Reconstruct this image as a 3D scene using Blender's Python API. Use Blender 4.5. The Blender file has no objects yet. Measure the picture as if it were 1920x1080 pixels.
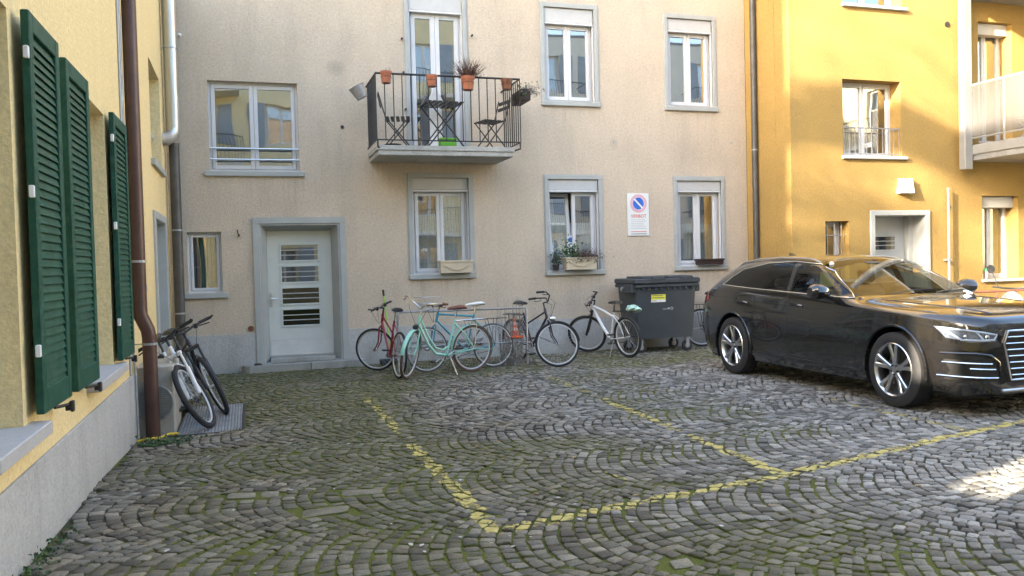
import bpy, bmesh, math, random
import numpy as np
from mathutils import Vector, Matrix
from mathutils.bvhtree import BVHTree
from mathutils.geometry import delaunay_2d_cdt
R = math.radians
random.seed(7); rng = np.random.default_rng(11)
S = bpy.context.scene; C = S.collection

# ---------------------------------------------------------------- camera
ROLL, PITCH, YAW, EYE = .0256, R(1.57), R(17.6), 1.55
cam = bpy.data.cameras.new('camera'); cam.sensor_width = 36; cam.lens = 1567/1920*36
cam.clip_start = .05; cam.clip_end = 400
co = bpy.data.objects.new('camera', cam); C.objects.link(co)
co.matrix_world = (Matrix.Translation((0, 0, EYE)) @ Matrix.Rotation(-YAW, 4, 'Z')
                   @ Matrix.Rotation(math.pi/2-PITCH, 4, 'X') @ Matrix.Rotation(-ROLL, 4, 'Z'))
S.camera = co
# ---------------------------------------------------------------- light
W = bpy.data.worlds.new('World'); S.world = W; W.use_nodes = True
wn = W.node_tree; bg = wn.nodes['Background']
sky = wn.nodes.new('ShaderNodeTexSky'); sky.sky_type = 'NISHITA'; sky.sun_disc = False
SUN = Vector((2.7, 1.0, -1.07)).normalized()          # travel direction of the light
sky.sun_elevation = math.asin(-SUN.z); sky.sun_rotation = math.atan2(-SUN.x, -SUN.y)
sky.air_density = 1.0; sky.dust_density = 1.8; sky.ozone_density = .2
wn.links.new(sky.outputs[0], bg.inputs[0]); bg.inputs[1].default_value = .15
sl = bpy.data.lights.new('sun', 'SUN'); sl.energy = 4.4; sl.angle = R(.9); sl.color = (1, .87, .68)
so = bpy.data.objects.new('sun', sl); C.objects.link(so); so.rotation_euler = SUN.to_track_quat('-Z', 'Y').to_euler()
S.view_settings.view_transform = 'Standard'; S.view_settings.look = 'None'
S.view_settings.gamma = 1; S.view_settings.use_curve_mapping = False
S.view_settings.exposure = 2.95
S.render.engine = 'CYCLES'
S.cycles.max_bounces = 8; S.cycles.transparent_max_bounces = 12

# ---------------------------------------------------------------- helpers
ORG = {}
class MB:
    def __init__(s, xf=None): s.v = []; s.f = []; s.xf = xf
    def _a(s, pts, faces):
        n = len(s.v)
        if s.xf: pts = [s.xf(*p) for p in pts]
        s.v += [tuple(p) for p in pts]; s.f += [tuple(i+n for i in f) for f in faces]
        return s
    def box(s, x0, x1, y0, y1, z0, z1):
        return s._a([(x0,y0,z0),(x1,y0,z0),(x1,y1,z0),(x0,y1,z0),(x0,y0,z1),(x1,y0,z1),(x1,y1,z1),(x0,y1,z1)],
                    [(0,3,2,1),(4,5,6,7),(0,1,5,4),(1,2,6,5),(2,3,7,6),(3,0,4,7)])
    def bev(s, x0, x1, y0, y1, z0, z1, b=.01):
        """box with chamfered edges"""
        P = []
        for z, i in ((z0, b), (z0+b, 0), (z1-b, 0), (z1, b)):
            a0, a1, c0, c1 = x0+i, x1-i, y0+i, y1-i
            P += [(a0+b,c0,z),(a1-b,c0,z),(a1,c0+b,z),(a1,c1-b,z),(a1-b,c1,z),(a0+b,c1,z),(a0,c1-b,z),(a0,c0+b,z)]
        F = [tuple(range(7, -1, -1)), tuple(range(24, 32))]
        for k in range(3):
            for i in range(8):
                j = (i+1) % 8; F.append((k*8+i, k*8+j, k*8+8+j, k*8+8+i))
        return s._a(P, F)
    def quad(s, a, b, c, d): return s._a([a, b, c, d], [(0,1,2,3)])
    def tube(s, path, r, n=8, cap=True, closed=False):
        P = [Vector(p) for p in path]; m = len(P); rs = r if isinstance(r, (list, tuple)) else [r]*m
        up = None; vs = []; fs = []
        for i, p in enumerate(P):
            if closed: d = (P[(i+1) % m]-P[i-1])
            else: d = (P[min(i+1, m-1)]-P[max(i-1, 0)])
            d.normalize()
            if up is None:
                up = Vector((0,0,1)) if abs(d.z) < .9 else Vector((1,0,0))
            a = d.cross(up).normalized(); up = a.cross(d).normalized()
            for k in range(n):
                t = 2*math.pi*k/n; vs.append(p+(a*math.cos(t)+up*math.sin(t))*rs[i])
        for i in range(m if closed else m-1):
            for k in range(n):
                j = (i+1) % m
                fs.append((i*n+k, i*n+(k+1) % n, j*n+(k+1) % n, j*n+k))
        if cap and not closed: fs += [tuple(range(n-1, -1, -1)), tuple(range((m-1)*n, m*n))]
        return s._a(vs, fs)
    def torus(s, c, r, t, n=32, k=8, sx=1, axis='y', a0=0, a1=2*math.pi):
        closed = abs(a1-a0-2*math.pi) < 1e-6; vs = []; fs = []; m = n if closed else n+1
        for i in range(m):
            a = a0+(a1-a0)*i/n
            for j in range(k):
                b = 2*math.pi*j/k; q = r+t*math.cos(b); w = t*sx*math.sin(b)
                p = {'y': (q*math.cos(a), w, q*math.sin(a)), 'x': (w, q*math.cos(a), q*math.sin(a)), 'z': (q*math.cos(a), q*math.sin(a), w)}[axis]
                vs.append((c[0]+p[0], c[1]+p[1], c[2]+p[2]))
        for i in range(n):
            for j in range(k):
                i2 = (i+1) % m; fs.append((i*k+j, i*k+(j+1) % k, i2*k+(j+1) % k, i2*k+j))
        return s._a(vs, fs)
    def lathe(s, prof, c=(0,0,0), n=20, axis='z'):
        vs = []; fs = []
        for r, h in prof:
            for i in range(n):
                a = 2*math.pi*i/n; x, y = max(r, 1e-4)*math.cos(a), max(r, 1e-4)*math.sin(a)
                p = {'z': (x, y, h), 'y': (x, h, y), 'x': (h, x, y)}[axis]
                vs.append((c[0]+p[0], c[1]+p[1], c[2]+p[2]))
        for k in range(len(prof)-1):
            for i in range(n):
                j = (i+1) % n; fs.append((k*n+i, k*n+j, (k+1)*n+j, (k+1)*n+i))
        return s._a(vs, fs)
    def prism(s, poly, h0, h1, axis='y'):
        n = len(poly)
        def P(a, b, h): return {'y': (a, h, b), 'x': (h, a, b), 'z': (a, b, h)}[axis]
        vs = [P(a, b, h0) for a, b in poly]+[P(a, b, h1) for a, b in poly]
        fs = [tuple(range(n)), tuple(range(2*n-1, n-1, -1))]+[(i, (i+1) % n, n+(i+1) % n, n+i) for i in range(n)]
        return s._a(vs, fs)
def link(name, me, mat, parent=None, smooth=False):
    o = bpy.data.objects.new(name, me); C.objects.link(o)
    if mat and not me.materials: me.materials.append(mat)
    if parent: o.parent = parent; ORG[o.name] = ORG[parent.name]
    else: ORG[o.name] = Vector((0,0,0))
    return o
def obj(name, mb, mat, parent=None, smooth=False, loc=None, fix=True):
    org = ORG[parent.name] if parent else Vector((0,0,0))
    vs = [(x-org.x, y-org.y, z-org.z) for x, y, z in mb.v] if parent else mb.v
    me = bpy.data.meshes.new(name); me.from_pydata(vs, [], mb.f)
    if fix:
        bm = bmesh.new(); bm.from_mesh(me); bmesh.ops.recalc_face_normals(bm, faces=bm.faces); bm.to_mesh(me); bm.free()
    if smooth:
        me.polygons.foreach_set('use_smooth', [True]*len(me.polygons))
        try: me.set_sharp_from_angle(angle=R(38))
        except Exception: pass
    o = link(name, me, mat, parent)
    if loc: o.location = loc
    return o
def tag(o, label, cat, group=None, kind=None):
    if label: o['label'] = label
    if cat: o['category'] = cat
    if group: o['group'] = group
    if kind: o['kind'] = kind
    return o
def thing(name, loc, label, cat, group=None, rot=(0,0,0), world=False):
    """world=True: children are given in world coordinates"""
    o = bpy.data.objects.new(name, None); C.objects.link(o); o.empty_display_size = .1
    o.location = loc; o.rotation_euler = rot
    ORG[o.name] = Vector(loc) if world else Vector((0,0,0))
    return tag(o, label, cat, group)
def inst(src, parent, loc):
    o = src.copy(); C.objects.link(o); o.parent = parent; o.location = loc; ORG[o.name] = ORG[parent.name]; return o
def copy_tree(root, loc, rot, label):
    r = root.copy(); C.objects.link(r); r.location = loc; r.rotation_euler = rot; r['label'] = label
    def rec(a, b):
        for ch in list(a.children):
            if ch == r: continue
            c = ch.copy(); C.objects.link(c); c.parent = b; rec(ch, c)
    rec(root, r); return r

# ---------------------------------------------------------------- materials
def mat(name, col, rough=.6, metal=0, var=.12, scale=6, bump=0, bscale=60, spec=.5, coat=0, col2=None, streak=False, emit=None):
    m = bpy.data.materials.new(name); m.use_nodes = True; nt = m.node_tree; N = nt.nodes; L = nt.links
    b = N['Principled BSDF']; b.inputs['Roughness'].default_value = rough; b.inputs['Metallic'].default_value = metal
    b.inputs['Specular IOR Level'].default_value = spec; b.inputs['Coat Weight'].default_value = coat; b.inputs['Coat Roughness'].default_value = .03
    tc = N.new('ShaderNodeTexCoord'); n1 = N.new('ShaderNodeTexNoise'); n1.inputs['Scale'].default_value = scale; n1.inputs['Detail'].default_value = 7; n1.inputs['Roughness'].default_value = .65
    if streak:
        mp = N.new('ShaderNodeMapping'); mp.inputs['Scale'].default_value = streak if isinstance(streak, tuple) else (1, 1, .12)
        L.new(tc.outputs['Object'], mp.inputs[0]); L.new(mp.outputs[0], n1.inputs[0])
    else: L.new(tc.outputs['Object'], n1.inputs[0])
    cr = N.new('ShaderNodeValToRGB'); cr.color_ramp.elements[0].position = .3; cr.color_ramp.elements[1].position = .7
    c2 = col2 or tuple(min(1, c*(1+var)) for c in col); c1 = tuple(c*(1-var) for c in col)
    cr.color_ramp.elements[0].color = (*c1, 1); cr.color_ramp.elements[1].color = (*c2, 1)
    L.new(n1.outputs[0], cr.inputs[0]); L.new(cr.outputs[0], b.inputs['Base Color'])
    if bump:
        n2 = N.new('ShaderNodeTexNoise'); n2.inputs['Scale'].default_value = bscale; n2.inputs['Detail'].default_value = 4
        L.new(tc.outputs['Object'], n2.inputs[0]); bp = N.new('ShaderNodeBump'); bp.inputs['Strength'].default_value = bump; bp.inputs['Distance'].default_value = .02
        L.new(n2.outputs[0], bp.inputs['Height']); L.new(bp.outputs[0], b.inputs['Normal'])
    return m
def plaster(name, col, dirt, bscale=70, bump=.5, var=.06, dirtamt=.35):
    m = mat(name, col, .92, var=var, scale=1.3, spec=.2); nt = m.node_tree; N = nt.nodes; L = nt.links; b = N['Principled BSDF']
    tc = N['Texture Coordinate']; src = b.inputs['Base Color'].links[0].from_socket
    g = N.new('ShaderNodeTexNoise'); g.inputs['Scale'].default_value = 26; g.inputs['Detail'].default_value = 8; g.inputs['Roughness'].default_value = .7
    L.new(tc.outputs['Object'], g.inputs[0])
    mr = N.new('ShaderNodeMapRange'); mr.inputs[1].default_value = .35; mr.inputs[2].default_value = .7; mr.inputs[3].default_value = .84; mr.inputs[4].default_value = 1.1
    L.new(g.outputs[0], mr.inputs[0])
    mx = N.new('ShaderNodeMix'); mx.data_type = 'RGBA'; mx.blend_type = 'MULTIPLY'; mx.inputs[0].default_value = 1
    L.new(src, mx.inputs[6]); L.new(mr.outputs[0], mx.inputs[7])
    # grime: vertical runs plus clouds, and a soiled band near the ground
    mp = N.new('ShaderNodeMapping'); mp.inputs['Scale'].default_value = (1.6, 1.6, .35); L.new(tc.outputs['Object'], mp.inputs[0])
    d = N.new('ShaderNodeTexNoise'); d.inputs['Scale'].default_value = 1.4; d.inputs['Detail'].default_value = 9; d.inputs['Roughness'].default_value = .62; L.new(mp.outputs[0], d.inputs[0])
    dr = N.new('ShaderNodeMapRange'); dr.inputs[1].default_value = .5; dr.inputs[2].default_value = .78; dr.inputs[3].default_value = 0; dr.inputs[4].default_value = dirtamt
    L.new(d.outputs[0], dr.inputs[0])
    ge = N.new('ShaderNodeNewGeometry'); sx = N.new('ShaderNodeSeparateXYZ'); L.new(ge.outputs['Position'], sx.inputs[0])
    lo = N.new('ShaderNodeMapRange'); lo.inputs[1].default_value = -.1; lo.inputs[2].default_value = .35; lo.inputs[3].default_value = .55; lo.inputs[4].default_value = 0
    L.new(sx.outputs[2], lo.inputs[0])
    ml = N.new('ShaderNodeMath'); ml.operation = 'MULTIPLY'; L.new(lo.outputs[0], ml.inputs[0]); L.new(g.outputs[0], ml.inputs[1])
    ad = N.new('ShaderNodeMath'); ad.operation = 'ADD'; ad.use_clamp = True; L.new(dr.outputs[0], ad.inputs[0]); L.new(ml.outputs[0], ad.inputs[1])
    m2 = N.new('ShaderNodeMix'); m2.data_type = 'RGBA'; m2.inputs[7].default_value = (*dirt, 1)
    L.new(ad.outputs[0], m2.inputs[0]); L.new(mx.outputs[2], m2.inputs[6]); L.new(m2.outputs[2], b.inputs['Base Color'])
    n2 = N.new('ShaderNodeTexNoise'); n2.inputs['Scale'].default_value = bscale; n2.inputs['Detail'].default_value = 3; L.new(tc.outputs['Object'], n2.inputs[0])
    bp = N.new('ShaderNodeBump'); bp.inputs['Strength'].default_value = bump; bp.inputs['Distance'].default_value = .02
    L.new(n2.outputs[0], bp.inputs['Height']); L.new(bp.outputs[0], b.inputs['Normal'])
    return m
def glassmat(name, tint=(.75,.8,.78), refl=.32, wave=.0025):
    m = bpy.data.materials.new(name); m.use_nodes = True; nt = m.node_tree; N = nt.nodes; L = nt.links; N.remove(N['Principled BSDF'])
    out = N['Material Output']; g = N.new('ShaderNodeBsdfGlossy'); g.inputs['Roughness'].default_value = .015; g.inputs['Color'].default_value = (.95,.97,1,1)
    t = N.new('ShaderNodeBsdfTransparent'); t.inputs[0].default_value = (*tint, 1)
    lw = N.new('ShaderNodeLayerWeight'); lw.inputs[0].default_value = .25
    mr = N.new('ShaderNodeMapRange'); mr.inputs[3].default_value = refl; mr.inputs[4].default_value = .9; pw = N.new('ShaderNodeMath'); pw.operation = 'POWER'; pw.inputs[1].default_value = 5; lw.inputs[0].default_value = .5; L.new(lw.outputs['Facing'], pw.inputs[0]); L.new(pw.outputs[0], mr.inputs[0])
    mx = N.new('ShaderNodeMixShader'); L.new(mr.outputs[0], mx.inputs[0]); L.new(t.outputs[0], mx.inputs[1]); L.new(g.outputs[0], mx.inputs[2]); L.new(mx.outputs[0], out.inputs[0])
    tc = N.new('ShaderNodeTexCoord'); n = N.new('ShaderNodeTexNoise'); n.inputs['Scale'].default_value = 1.6; n.inputs['Detail'].default_value = 0; L.new(tc.outputs['Object'], n.inputs[0])
    bp = N.new('ShaderNodeBump'); bp.inputs['Strength'].default_value = wave; bp.inputs['Distance'].default_value = 1; L.new(n.outputs[0], bp.inputs['Height']); L.new(bp.outputs[0], g.inputs['Normal'])
    return m
M = dict(
 grey_wall=plaster('beige_plaster', (.58,.487,.38), (.25,.22,.18), 60, .55, .07, .30),
 plinth=plaster('plinth_render', (.47,.465,.45), (.16,.15,.12), 40, .35, .05, .3),
 yel_left=plaster('pale_yellow_plaster', (.82,.65,.34), (.45,.36,.2), 45, .35, .03, .15),
 yel_right=plaster('ochre_plaster', (.38,.25,.085), (.5,.30,.08), 55, .6, .06, .25),
 cream=plaster('cream_plaster', (.72,.64,.42), (.4,.36,.28), 55, .3, .05, .2),
 white_wall=plaster('white_plaster', (.66,.65,.6), (.35,.34,.3), 55, .3, .05, .2),
 concrete=plaster('concrete', (.42,.41,.38), (.12,.12,.10), 35, .5, .1, .6),
 stonegrey=mat('grey_painted_stone', (.38,.39,.375), .75, var=.08, scale=4, bump=.15, bscale=80),
 doorgrey=mat('grey_green_door_paint', (.56,.58,.54), .45, var=.05, scale=3),
 doorwhite=mat('white_door_paint', (.43,.435,.42), .4, var=.04),
 kick=mat('kick_plate_metal', (.66,.66,.64), .5, .35, var=.1, scale=4), steel=mat('brushed_steel', (.62,.62,.6), .35, 1, var=.1, scale=8, streak=(.2,1,8)),
 zinc=mat('zinc_sheet', (.55,.54,.5), .38, .85, var=.22, scale=5, bump=.08, bscale=8, streak=True),
 darkpipe=mat('weathered_dark_pipe', (.09,.085,.08), .5, .3, var=.25, scale=5),
 brownpipe=mat('brown_pipe_paint', (.075,.035,.026), .42, .1, var=.15, scale=4, col2=(.11,.055,.042)),
 green=mat('green_shutter_paint', (.008,.070,.040), .55, var=.3, scale=9, spec=.3, col2=(.022,.095,.062), bump=.1, bscale=60),
 sill=mat('stone_sill', (.43,.42,.41), .75, var=.08, scale=14, bump=.2),
 pvc=mat('white_window_frame', (.62,.62,.63), .35, var=.03),
 boxlid=mat('shutter_box_panel', (.50,.495,.485), .6, var=.06),
 glass=glassmat('window_glass'), glass2=glassmat('hazy_window_glass', (.55,.6,.58), .24, .004),
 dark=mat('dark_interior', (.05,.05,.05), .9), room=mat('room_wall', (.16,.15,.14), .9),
 lace=mat('lace_curtain', (.5,.52,.54), .9, var=.25, scale=30), curtain=mat('grey_curtain', (.20,.24,.24), .9, var=.2, scale=10),
 blind=mat('cream_blind', (.62,.52,.30), .7),
 black=mat('black_rubber', (.022,.022,.024), .75, var=.2, scale=20, bump=.1), blackp=mat('black_plastic', (.03,.03,.032), .45, var=.2),
 iron=mat('dark_painted_iron', (.035,.032,.03), .5, .2, var=.25, scale=15), chrome=mat('chrome', (.8,.8,.8), .12, 1, var=.03),
 alu=mat('aluminium_rim', (.66,.66,.67), .28, 1, var=.06), spoke=mat('spoke_steel', (.5,.5,.5), .35, .9),
 galv=mat('galvanised_metal', (.38,.39,.41), .45, .6, var=.2, scale=9), white=mat('white_gloss_paint', (.74,.75,.76), .3, coat=.4, var=.05),
 mint=mat('mint_paint', (.30,.62,.50), .35, coat=.3, var=.05), teal=mat('teal_paint', (.03,.24,.33), .35, coat=.3, var=.08),
 red=mat('dark_red_paint', (.24,.02,.03), .35, coat=.3, var=.15), navy=mat('navy_paint', (.018,.022,.045), .35, coat=.3),
 brown=mat('brown_leather', (.16,.055,.025), .55, var=.2), tyrebrown=mat('brown_tyre', (.13,.075,.06), .8), greytyre=mat('grey_tyre', (.10,.095,.09), .8),
 whitesad=mat('white_vinyl', (.75,.74,.72), .4), terra=mat('terracotta', (.36,.125,.065), .8, var=.18, scale=12, bump=.15),
 twig=mat('dry_stems', (.10,.055,.04), .9, var=.4, scale=30), leafg=mat('dark_green_leaf', (.045,.10,.03), .7, var=.4, scale=25), leafd=mat('dull_green_leaf', (.05,.07,.035), .8, var=.4, scale=25),
 greyleaf=mat('grey_dry_leaf', (.22,.20,.18), .9, var=.35, scale=30), lime=mat('lime_plastic', (.12,.36,.03), .5), limeh=mat('lime_handle', (.30,.50,.07), .45),
 binp=mat('anthracite_plastic', (.040,.048,.057), .5, var=.15, scale=3, bump=.05, bscale=200), orange=mat('orange_plastic', (.85,.13,.035), .5), conew=mat('faded_cone_band', (.8,.5,.42), .5),
 yplanter=mat('cream_planter', (.55,.47,.34), .8, var=.1, scale=8, bump=.1), brplanter=mat('dark_brown_planter', (.035,.02,.017), .6), soil=mat('soil', (.04,.03,.02), .95),
 signw=mat('white_sign', (.72,.73,.71), .4, var=.03), signred=mat('faded_sign_red', (.66,.40,.45), .5), signtxt=mat('sign_red_letters', (.60,.14,.11), .5), signblue=mat('sign_blue', (.03,.14,.55), .45),
 print_=mat('pale_grey_print', (.42,.44,.44), .6), dprint=mat('dark_print', (.12,.11,.11), .6), stick=mat('yellow_sticker', (.68,.66,.06), .5),
 paint=mat('black_car_paint', (.010,.009,.0085), .13, .0, var=.25, spec=.6, coat=1), carglass=glassmat('car_glass', (.38,.43,.41), .055, .0008),
 carplas=mat('car_black_trim', (.02,.02,.02), .5), headl=mat('headlight_lens', (.09,.11,.15), .12, .1, var=.3, scale=22, coat=1), drl=mat('headlight_white_guide', (.36,.42,.50), .3, coat=.4),
 grille=mat('grille_black', (.012,.012,.012), .4), taill=mat('tail_lamp_red', (.25,.01,.01), .15, coat=1),
 pale=mat('pale_grey_metal', (.27,.27,.265), .5, .2, var=.06), perf=None, redrail=mat('rust_red_rail', (.30,.12,.08), .6), bag=mat('mint_plastic_bag', (.45,.68,.58), .45),
 lampw=mat('white_lamp_housing', (.78,.78,.78), .35), cupg=mat('green_cup_lid', (.05,.5,.12), .4), cupr=mat('clear_pink_cup', (.6,.45,.42), .3),
 vent=mat('beige_vent_box', (.42,.39,.33), .75, var=.15, scale=8, bump=.2), ironlid=mat('galvanised_tread_plate', (.30,.32,.34), .55, .55, var=.25, scale=7),
 yellowtape=mat('yellow_tape', (.75,.5,.03), .6), deadleaf=mat('fallen_leaf', (.20,.09,.04), .85, var=.5, scale=12, col2=(.42,.32,.14)), bikerim=mat('bicycle_rim', (.62,.62,.62), .35, .25, var=.05), seatm=mat('dark_grey_upholstery', (.06,.058,.055), .8), vest=mat('yellow_green_vest', (.45,.50,.06), .7), scpaint=mat('silver_scooter_paint', (.27,.28,.29), .3, .3, coat=.5), chip=mat('pale_chips', (.5,.48,.44), .8, var=.3), roof=mat('grey_roof', (.2,.19,.18), .8),
 bluegrey=mat('blue_shutter', (.25,.30,.36), .6))
def stains(m, spots, drips):
    nt = m.node_tree; N = nt.nodes; L = nt.links; b = N['Principled BSDF']; src = b.inputs['Base Color'].links[0].from_socket
    ge = N.new('ShaderNodeNewGeometry'); sp = N.new('ShaderNodeSeparateXYZ'); L.new(ge.outputs['Position'], sp.inputs[0])
    n = N.new('ShaderNodeTexNoise'); n.inputs['Scale'].default_value = 3.5; n.inputs['Detail'].default_value = 8; L.new(ge.outputs['Position'], n.inputs[0])
    mp = N.new('ShaderNodeMapping'); mp.inputs['Scale'].default_value = (14, 14, .7); L.new(ge.outputs['Position'], mp.inputs[0]); n2 = N.new('ShaderNodeTexNoise'); n2.inputs['Scale'].default_value = 1.5; n2.inputs['Detail'].default_value = 5; L.new(mp.outputs[0], n2.inputs[0])
    def mt(op, a, c, k=False):
        q = N.new('ShaderNodeMath'); q.operation = op; q.use_clamp = k
        for i, v in enumerate((a, c)):
            if isinstance(v, (int, float)): q.inputs[i].default_value = v
            else: L.new(v, q.inputs[i])
        return q.outputs[0]
    tot = None
    for x, z, rx_, rz_, st_ in spots:
        dx = mt('DIVIDE', mt('SUBTRACT', sp.outputs[0], x), rx_); dz = mt('DIVIDE', mt('SUBTRACT', sp.outputs[2], z), rz_)
        r = mt('ADD', mt('MULTIPLY', dx, dx), mt('MULTIPLY', dz, dz)); v = mt('MULTIPLY', mt('SUBTRACT', mt('ADD', .55, n.outputs[0]), r, True), st_); tot = v if tot is None else mt('ADD', tot, v)
    for x0_, x1_, z, ln_, st_ in drips:
        c = (x0_+x1_)/2; h = (x1_-x0_)/2
        ex = mt('SUBTRACT', 1.15, mt('DIVIDE', mt('ABSOLUTE', mt('SUBTRACT', sp.outputs[0], c), 0), h), True)
        fz = mt('DIVIDE', mt('SUBTRACT', z, sp.outputs[2]), ln_); fal = mt('MULTIPLY', mt('GREATER_THAN', fz, 0), mt('SUBTRACT', 1, fz, True))
        st2 = mt('MULTIPLY', mt('MULTIPLY', mt('MINIMUM', mt('MULTIPLY', ex, 6), 1), fal), mt('MULTIPLY', mt('SUBTRACT', n2.outputs[0], .48, True), st_*1.7)); tot = mt('ADD', tot, st2)
    tot = mt('MINIMUM', tot, .6)
    mx = N.new('ShaderNodeMix'); mx.data_type = 'RGBA'; L.new(tot, mx.inputs[0]); L.new(src, mx.inputs[6]); mx.inputs[7].default_value = (.17,.155,.13,1); L.new(mx.outputs[2], b.inputs['Base Color'])
stains(M['grey_wall'], [(1.48, 4.78, .17, .15, .32), (1.85, 4.05, .28, .45, .20), (4.5, 4.1, .3, .5, .12), (6.33, 3.68, .09, .14, .2), (8.0, 3.6, .8, .35, .10)],
       [(2.55, 3.72, 1.35, .6, .55), (4.95, 6.1, 1.35, .6, .5), (7.46, 8.58, 1.37, .6, .5), (-.56, .93, 3.03, .7, .5), (-.94, -.27, 1.15, .5, .5), (4.94, 6.08, 4.28, .8, .4), (7.32, 8.45, 4.27, .8, .4), (1.95, 4.15, 3.27, .5, .5), (.1, 1.55, 2.9, .35, .2)])
def perfmat():
    m = bpy.data.materials.new('perforated_sheet'); m.use_nodes = True; nt = m.node_tree; N = nt.nodes; L = nt.links; b = N['Principled BSDF']
    b.inputs['Base Color'].default_value = (.17,.165,.16,1); b.inputs['Roughness'].default_value = .5; b.inputs['Metallic'].default_value = .2
    tr = N.new('ShaderNodeBsdfTransparent'); mx = N.new('ShaderNodeMixShader'); mx.inputs[0].default_value = .42
    L.new(b.outputs[0], mx.inputs[1]); L.new(tr.outputs[0], mx.inputs[2]); L.new(mx.outputs[0], N['Material Output'].inputs[0]); return m
M['perf'] = perfmat()
for k in ('green', 'iron', 'terra'):     # shared meshes: vary the paint by place
    nt = M[k].node_tree; ge = nt.nodes.new('ShaderNodeNewGeometry')
    for n in nt.nodes:
        if n.type == 'TEX_NOISE':
            for l in list(n.inputs[0].links): nt.links.remove(l)
            nt.links.new(ge.outputs['Position'], n.inputs[0])

# ---------------------------------------------------------------- ground height and moss map
def gh(x, y):
    """gentle fall along the left wall down to the drain by the pipe"""
    y = np.asarray(y, float); x = np.asarray(x, float)
    prof = np.interp(y, [1, 4.5, 7.5, 9.3, 10.5, 13.7], [.15, .13, .0, -.10, -.07, -.02])
    return prof*np.exp(-(np.maximum(x+1.1, 0)/1.3)**2)+.006*np.sin(x*1.7+y*.9)*np.cos(y*1.3-x*.4)
def vnoise(x, y, seed=0):
    rs = np.random.default_rng(seed); T = rs.random((64, 64))
    xi = np.floor(x).astype(int); yi = np.floor(y).astype(int); fx = x-xi; fy = y-yi
    fx = fx*fx*(3-2*fx); fy = fy*fy*(3-2*fy)
    a = T[xi % 64, yi % 64]; b = T[(xi+1) % 64, yi % 64]; c = T[xi % 64, (yi+1) % 64]; d = T[(xi+1) % 64, (yi+1) % 64]
    return a*(1-fx)*(1-fy)+b*fx*(1-fy)+c*(1-fx)*fy+d*fx*fy
def fnoise(x, y, s, seed): return .55*vnoise(x*s, y*s, seed)+.3*vnoise(x*s*2.1+7, y*s*2.1, seed+1)+.15*vnoise(x*s*4.3, y*s*4.3+3, seed+2)
def ssm(a, b, x): t = np.clip((x-a)/(b-a), 0, 1); return t*t*(3-2*t)
def moss(x, y):
    m = .85*(1-ssm(1.8, 4.6, x)) + .22
    m = np.maximum(m, .95*ssm(10.2, 11.6, y)*(1-ssm(7, 9, x)))
    m = np.maximum(m, .7*ssm(3.5, 3.8, x)*(1-ssm(4.6, 5.6, x))*ssm(5.5, 6.5, y))
    m = m*(1-.85*ssm(1.5, 2.0, x)*(1-ssm(3.1, 3.8, x))*ssm(6.7, 7.3, y)*(1-ssm(9.8, 10.8, y)))
    m = m*(1-.45*ssm(-.2, -.9, x)*(1-ssm(8, 9.5, y)))
    m = m*(1-.5*np.exp(-((x+.1)**2+(y-8.3)**2)/.8))
    return np.clip(m*(.1+1.75*fnoise(x, y, 1.3, 5)), 0, 1)

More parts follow.
